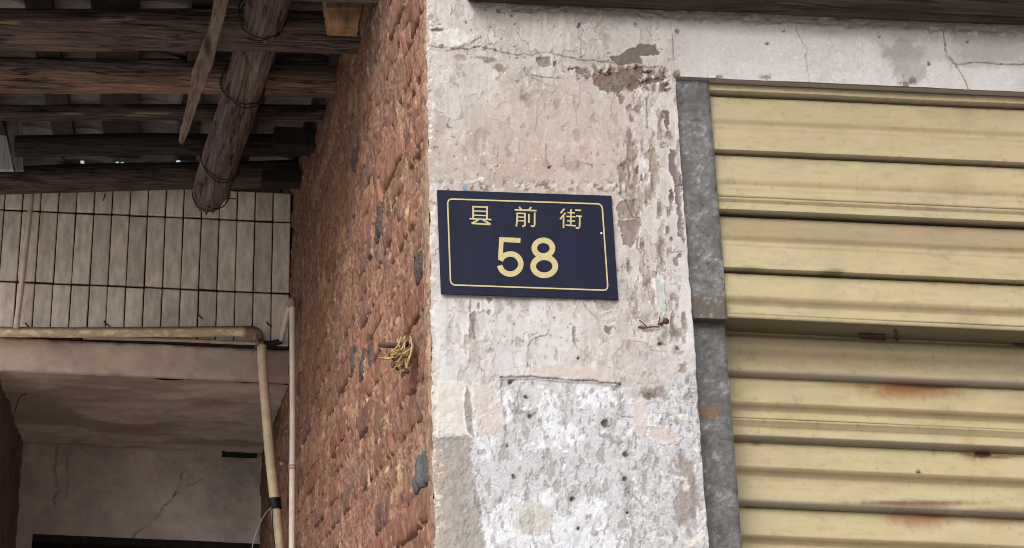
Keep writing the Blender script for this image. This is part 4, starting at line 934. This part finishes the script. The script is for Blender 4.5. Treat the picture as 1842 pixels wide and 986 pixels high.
# ------------------------------------------------------------------ roof logs
def log_fn(base, grey, red=None, seed=0, crack=.5, redlo=-.2, flake=0.):
    def colf(T, S_, D, P):
        c, s = np.cos(T), np.sin(T); g = fbm(np.stack([c * 7, s * 7, S_ * 2.2], -1), 5, .6, seed=seed); f_ = fbm(np.stack([c * 22, s * 22, S_ * 5], -1), 3, .6, seed=seed + 1); b_ = fbm(np.stack([c * 1.5, s * 1.5, S_ * 4], -1), 3, seed=seed + 2)
        C = np.ones(P.shape) * lin(base) * (1 + .45 * g + .25 * f_)[..., None]
        C = mixc(C, lin(grey), sstep(.1, .7, b_ + .5 * g) * .6); C = mixc(C, lin((28, 22, 20)), sstep(.35, .55, g) * crack)
        if red is not None:
            m = sstep(.25, -.25, D[..., 2] - redlo + .35 * g) * sstep(-.4, .4, b_ + .3); C = mixc(C, lin(red), m * .8)
        if flake: C = mixc(C, lin((196, 178, 140)), sstep(.55, .7, f_ * .5 + b_ * .7) * flake)
        return np.clip(C, .004, 1)
    def radf(T, S_, D):
        c, s = np.cos(T), np.sin(T); g = fbm(np.stack([c * 7, s * 7, S_ * 2.2], -1), 5, .6, seed=seed)
        return 1 + .06 * fbm(np.stack([c * 1.2, s * 1.2, S_ * 3.], -1), 3, seed=seed + 5) + .035 * g - .05 * sstep(.35, .55, g)
    return colf, radf
def log(name, p0, p1, r0, r1, label, base, grey, red=None, seed=0, n=150, bend=.01, group='round roof logs over the recess', nr=44, flake=0., parent=None):
    t = np.linspace(0, 1, n)[:, None]; P = np.array(p0) * (1 - t) + np.array(p1) * t; L_ = np.linalg.norm(np.array(p1) - np.array(p0))
    w = np.stack([t[:, 0] * 0 + seed, t[:, 0] * L_ * 1.3, t[:, 0] * 0], -1); P[:, 2] += bend * fbm(w, 2, seed=seed); P[:, 1] += bend * fbm(w, 2, seed=seed + 3)
    colf, radf = log_fn(base, grey, red, seed, flake=flake)
    o = tube(name, P, np.linspace(r0, r1, n), MT['log'], parent, nr, colf, radf)
    if label: tag(o, label, 'log', group)
    return o
XW = XS + .03
def along(px0, py0, px1, py1, Y): return aY(px0, py0, Y), aY(px1, py1, Y)
def L(name, Y, pl, pr, r_, label, **k):
    """pl: photo y of the axis at x=0 ; pr: photo (x,y) of the axis at the wall end"""
    a, b = along(0, pl, pr[0], pr[1], Y); d = (b - a); a2 = a - d * .8; b2 = a + d * ((XW - a[0]) / d[0]) if k.pop('to_wall', True) else b
    return log('roof_log', a2 if k.pop('ext', True) else a, b2, r_, r_ * k.pop('taper', 1.), label, **k)
L('l1', 3.37, 52, (640, 64), .0515, 'thickest dark roof log, second from the top of the photo', base=(92, 79, 74), grey=(112, 102, 98), red=(104, 86, 80), seed=1, flake=.8)
L('l2', 3.82, 134, (600, 148), .0500, 'roof log with a bare reddish underside, third from the top', base=(102, 87, 80), grey=(146, 136, 130), red=(146, 112, 96), seed=2)
L('l3', 4.02, 203, (590, 204), .0235, 'thinnest dark roof log with a split lower edge', base=(72, 61, 57), grey=(98, 88, 83), seed=3, flake=.4)
a, b = along(27, 262, 560, 258, 4.38); d = b - a
log('roof_log', a, a + d * ((XW - a[0]) / d[0]), .0335, .036, 'short black roof log with a sawn left end', (54, 48, 43), (72, 66, 60), None, 4)
L('l5', 4.80, 324, (537, 314), .0475, 'lowest dark roof log resting just above the tiles', base=(76, 65, 61), grey=(100, 90, 85), red=(94, 78, 72), seed=5)
y0_ = 3.02
a = np.array((-.9, y0_, zlog(y0_) - .002)); b = np.array((XW, y0_, zlog(y0_) + .01))
log('roof_log', a, b, .050, .050, 'grey split roof log cut off by the top edge of the photo', (98, 86, 78), (136, 126, 118), None, 6)

# thin logs / battens at the wall end (dark boxes in the right corner)
for k, (x0, x1, yc, Y, hh, lb) in enumerate([(492, 575, 250, 4.28, .03, 'dark squared timber end near the brick wall, upper of two'), (470, 560, 322, 4.70, .02, 'dark squared timber end beside the brick wall above the tiles')]):
    p, q_ = aY(x0, yc, Y), aY(x1 + 40, yc, Y); tag(box('timber_end', (p[0], Y - .03, p[2] - hh), (XW, Y + .03, p[2] + hh), MT['wood'], None, .004, (50, 43, 39)), lb, 'timber')

# slanting pole lashed under the logs
pole = thing('slanting_log', aY(375, 372, 4.55), 'weathered grey pole lashed with wire, slanting under the roof logs', 'pole')
pa, pb = aY(498, -60, 3.08), aY(377, 360, 4.52)
colf, radf = log_fn((102, 88, 83), (142, 129, 122), None, 20, .5)
t = np.linspace(0, 1, 190)[:, None]; PP = pa * (1 - t) + pb * t; PP[:, 0] += .006 * np.sin(t[:, 0] * 5)
def pole_rad(T, S_, D):
    r0 = radf(T, S_, D); end = sstep(S_.max() - .10, S_.max(), S_); return r0 * (1 - .22 * end) + .05 * end * fbm(np.stack([np.cos(T) * 5, np.sin(T) * 5, S_ * 30], -1), 3)
tube('pole', PP, np.linspace(.0545, .0560, 190), MT['pole'], pole, 56, colf, pole_rad)
pl_b = [aY(526, -230, 2.80), aY(499, -45, 3.08)]
tt = np.linspace(0, 1, 40)[:, None]; PB = pl_b[0] * (1 - tt) + pl_b[1] * tt; PB[:, 2] -= .012
cf2, rf2 = log_fn((92, 78, 72), (118, 106, 100), None, 24, .6); tube('upper_pole', PB, .0565, MT['pole'], pole, 44, cf2, rf2)
dirp = (pb - pa) / np.linalg.norm(pb - pa); e1 = np.cross(dirp, (0, 0, 1.)); e1 /= np.linalg.norm(e1); e2 = np.cross(e1, dirp)
def lash(s, tilt, name='wire_lashing', r_=.062, dx=0):
    c = pa + (pb - pa) * s; th = np.linspace(0, 2 * math.pi, 40)
    tube(name, [c + e1 * math.cos(a_) * (r_ + .0025 * math.sin(a_ * 4 + tilt * 300)) + e2 * math.sin(a_) * r_ + dirp * (tilt * math.cos(a_ + dx) + .005 * math.sin(a_ * 3 + tilt * 200) + .003 * math.sin(a_ * 7)) for a_ in th], .0016, MT['wire'], pole, 6, caps=False)
def s_at(py):
    best = min(np.linspace(0, 1, 400), key=lambda s: abs(proj(pa + (pb - pa) * s)[1] - py)); return best
for py_, tl in [(30, .012), (33, -.02), (150, .018), (156, .024), (288, .022), (293, .03), (345, .02), (350, -.014)]: lash(s_at(py_), tl, r_=.0605 if py_ < 320 else .056)
# split running along the pole
sp0 = []
for s in np.linspace(s_at(60), s_at(280), 40):
    c = pa + (pb - pa) * s; ang = -1.55 + .25 * math.sin(s * 9) + .35 * s; sp0.append(c + e1 * math.cos(ang) * .0545 * .5 + e2 * -.0485)
tube('split_line', sp0, .0028, MT['wire'], pole, 5)
for k_ in range(14):                          # frayed end of the pole
    an = k_ * .45; c0 = pb + e1 * math.cos(an) * .036 + e2 * math.sin(an) * .036 - dirp * .02
    tube('splinter', [c0, c0 + dirp * (.03 + .012 * math.sin(k_ * 5.1)), c0 + dirp * (.045 + .02 * math.sin(k_ * 3.3)) - e1 * math.cos(an) * .012], [.007, .005, .001], MT['pole'], pole, 6, colf=lambda T, S_, D, P: np.ones(P.shape) * lin((92, 80, 74)))
tube('wire_end', catmull([aY(400, 360, 4.45), aY(412, 357, 4.42), aY(424, 358, 4.42)], 4), .0018, MT['wire'], pole, 5)

# hanging lath
yl = 3.15
outl = [(388, -30), (380, 30), (372, 60), (356, 100), (345, 128), (343, 150), (336, 190), (324, 232), (321, 250), (326, 257), (332, 252), (338, 240), (352, 198), (368, 155), (376, 130), (385, 108), (396, 60), (404, 30), (418, -30)]
le = np.array([(388, -30), (380, 30), (372, 60), (356, 100), (345, 128), (343, 150), (336, 190), (324, 232), (321, 250), (325, 257)], float)
re_ = np.array([(418, -30), (404, 30), (396, 60), (385, 108), (376, 130), (368, 155), (352, 198), (338, 240), (332, 252), (328, 258)], float)
ty = np.linspace(-30, 257, 110); tw_ = np.linspace(0, 1, 12)
XLn = np.interp(ty, le[:, 1], le[:, 0]); XRn = np.interp(ty, re_[:, 1], re_[:, 0])
nz_ = fbm(np.stack([ty / 9, ty * 0, ty * 0], -1), 3, seed=201); XLn = XLn + 1.6 * nz_; XRn = XRn + 1.6 * fbm(np.stack([ty / 8, ty * 0 + 5, ty * 0], -1), 3, seed=202)
G = np.array([[aY(a_ + (b_ - a_) * w_, y_, yl + .0016 * y_) for w_ in tw_] for a_, b_, y_ in zip(XLn, XRn, ty)])
qx, qy, _ = proj(G); qq = np.stack([tw_[None] * 9 + 0 * qy, qy / 40, 0 * qy], -1); gn = fbm(qq, 4, seed=203)
Cl = np.ones(G.shape) * lin((120, 107, 98)) * (1 + .35 * gn)[..., None]; kd = np.hypot((qx - 374) / 7, (qy - 84) / 20); Cl = mixc(Cl, lin((56, 46, 40)), sstep(1.3, .6, kd + .3 * gn) * .85)
Cl = mixc(Cl, lin((70, 60, 54)), sstep(.3, .5, gn) * .6); G[..., 1] -= .0015 * gn
Gb = G.copy(); Gb[..., 1] += .012; Cb = Cl * .8
lath = grid_obj('hanging_lath', np.concatenate([G, Gb[:, ::-1], G[:, :1]], 1), np.concatenate([Cl, Cb[:, ::-1], Cl[:, :1]], 1), MT['wood'], flip=True)
tag(lath, 'broken pointed grey lath hanging down in front of the logs', 'lath')

# sawn bracket block
blk = thing('bracket_block', aY(620, 46, 3.12), 'orange brown sawn wooden block wedged beside the brick wall at top', 'block')
def blockpart(name, quad, Y, c, depth=.05):
    o = prism(name, [aY(x, y, Y) for x, y in quad], depth, MT['wood'], blk); me = o.data; at = me.attributes.new('Col', 'FLOAT_COLOR', 'POINT'); at.data.foreach_set('color', np.tile(np.append(lin(c), 1).astype(np.float32), len(me.vertices)))
    bv = o.modifiers.new('edge', 'BEVEL'); bv.width = .002; bv.segments = 2
blockpart('lower_board', [(588, 19), (651, 21), (647, 48), (593, 46)], 3.10, (150, 116, 84))
blockpart('upper_board', [(584, -20), (656, -20), (652, 16), (587, 15)], 3.085, (124, 102, 80))
tube('hanging_cord', catmull([aY(654, -20, 3.05), aY(653, 10, 3.06), aY(648, 32, 3.07), aY(644, 50, 3.08)], 5), .0022, MT['wire'], blk, 6)

# ------------------------------------------------------------------ roof covering over the recess
roof = thing('tiled_roof', (-.2, 3.8, 3.32), 'grey clay roof tiles and dark rafters glimpsed between the logs', 'roof')
rinv = Matrix.Translation(-roof.location); slope = math.atan(.142)
def zroof(Y): return zlog(Y) + .062
for k in range(9):
    x = -1.0 + k * .205 + [0, .02, -.03, .03, -.01, .035, -.02, .01, 0][k]; w = [.085, .06, .11, .07, .12, .06, .09, .13, .08][k]
    o = box('rafter', (x, .5, -.012), (x + w, 2.62, .012), MT['wood'], None, .002, (58, 50, 45)); o.parent = roof; o.matrix_parent_inverse = rinv
    o.location = (0, 2.25, zroof(2.25)); o.rotation_euler = (slope, 0, 0)
rtm = []
for v in range(4):
    nu, nv = 9, 4; u, s = np.meshgrid(np.linspace(-1, 1, nu), np.linspace(0, .20, nv)); P = np.stack([u * .098, s, .022 * (1 - u * u) * (.6 + .2 * v) + .004 * np.sin(s * 30 + v)], -1)
    V = np.concatenate([P.reshape(-1, 3), (P + (0, 0, .012)).reshape(-1, 3)]); f1 = grid_faces(nv, nu); nn = nu * nv
    ring = [j for j in range(nu)] + [i * nu + nu - 1 for i in range(1, nv)] + [(nv - 1) * nu + j for j in range(nu - 2, -1, -1)] + [i * nu for i in range(nv - 2, 0, -1)]
    sd = np.array([(ring[i], ring[(i + 1) % len(ring)], ring[(i + 1) % len(ring)] + nn, ring[i] + nn) for i in range(len(ring))])
    me = raw_mesh('roof_tile', V, np.vstack([f1[:, ::-1], f1 + nn, sd])); me.materials.append(MT['roof_tile']); rtm.append(me)
# top layer of tiles: closes the joints except a few chinks
def on_roof(px_, py_):
    Z = zroof(4.8) + .06
    for _ in range(6):
        p = aZ(px_, py_, Z); Z = zroof(p[1]) + .06
    return p
chinks = [(on_roof(148, 292), .014, .022), (on_roof(215, 293), .030, .014), (on_roof(325, 291), .044, .018), (on_roof(436, 290), .028, .012)]
yc = float(np.mean([c[0][1] for c in chinks]))
for k in range(9):
    for j in range(3, 19):
        y = 2.2 + j * .175
        if y - .05 < yc < y + .25 and any(abs(-1.0 + k * .205 + .145 - c[0][0]) < .14 for c in chinks): continue
        o = bpy.data.objects.new('roof_tile', rtm[(k * 3 + j) % 4]); COL.objects.link(o); o.parent = roof; o.matrix_parent_inverse = rinv
        x = -1.0 + k * .205 + .145
        o.location = (x + random.uniform(-.006, .006), y, zroof(y) + .014 + random.uniform(0, .006)); o.rotation_euler = (slope - .03 + random.uniform(-.02, .02), random.uniform(-.05, .05), random.uniform(-.09, .09))
def sheet(name, x0, x1, y0, y1, t=.03):
    V = [(x0, y0, zroof(y0) + .060), (x1, y0, zroof(y0) + .060), (x1, y1, zroof(y1) + .060), (x0, y1, zroof(y1) + .060)]
    o = prism(name, V, t, MT['roof_tile'], None, (0, 0, 1)); adopt(o, roof)
ya, yb = min(c[0][1] for c in chinks) - .06, max(c[0][1] for c in chinks) + .06
sheet('top_layer', -1.4, XW + .1, 2.68, ya); sheet('top_layer', -1.4, XW + .1, yb, 5.9, .005)
xs_ = [-1.4]
for c, w, h_ in chinks:
    sheet('top_layer', xs_[-1], c[0] - w / 2, ya, yb, .005); sheet('top_layer', c[0] - w / 2, c[0] + w / 2, ya, c[1] - h_, .005); sheet('top_layer', c[0] - w / 2, c[0] + w / 2, c[1] + h_ * 1.6, yb, .005); xs_.append(c[0] + w / 2)
sheet('top_layer', xs_[-1], XW + .1, ya, yb, .005)

# pale boards behind the logs at the far left
for k, (quad, c, lb) in enumerate([([(-60, 205), (3, 205), (24, 305), (-60, 305)], (176, 176, 180), 'pale grey board behind the logs at the far left edge'),
                                   ([(6, 200), (40, 200), (42, 305), (27, 305)], (120, 116, 114), 'narrow grey slanting board beside the sawn log end')]):
    o = prism('loose_board', [aY(x, y, 4.62 - .05 * k) for x, y in quad], .02, MT['wood']); me = o.data; at = me.attributes.new('Col', 'FLOAT_COLOR', 'POINT'); at.data.foreach_set('color', np.tile(np.append(lin(c), 1).astype(np.float32), len(me.vertices))); tag(o, lb, 'board')

# ------------------------------------------------------------------ eave over the shutter
eave = thing('eave', (1.6, YF - .2, ZE), 'dark timber eave along the top of the plaster lintel', 'eave')
a, b = np.array((.545, YF - .035, ZE + .032)), np.array((3.5, YF - .035, ZE + .034))
colf, radf = log_fn((54, 47, 43), (72, 64, 58), None, 40, .5)
nL = 260; tq = np.linspace(0, 1, nL)[:, None]
tube('eave_beam', a * (1 - tq) + b * tq, np.full(nL, .048), MT['log'], eave, 40, colf, radf)
for k in range(8):
    x = .50 + k * .42
    box('eave_rafter', (x, 2.17, ZE + .142 + .01), (x + .07, YF + .3, ZE + .19), MT['wood'], eave, .003, (70, 60, 54))
box('eave_boards', (XS - .0, 2.14, ZE + .195), (3.5, YF + .4, ZE + .22), MT['wood'], eave, 0, (84, 72, 64))
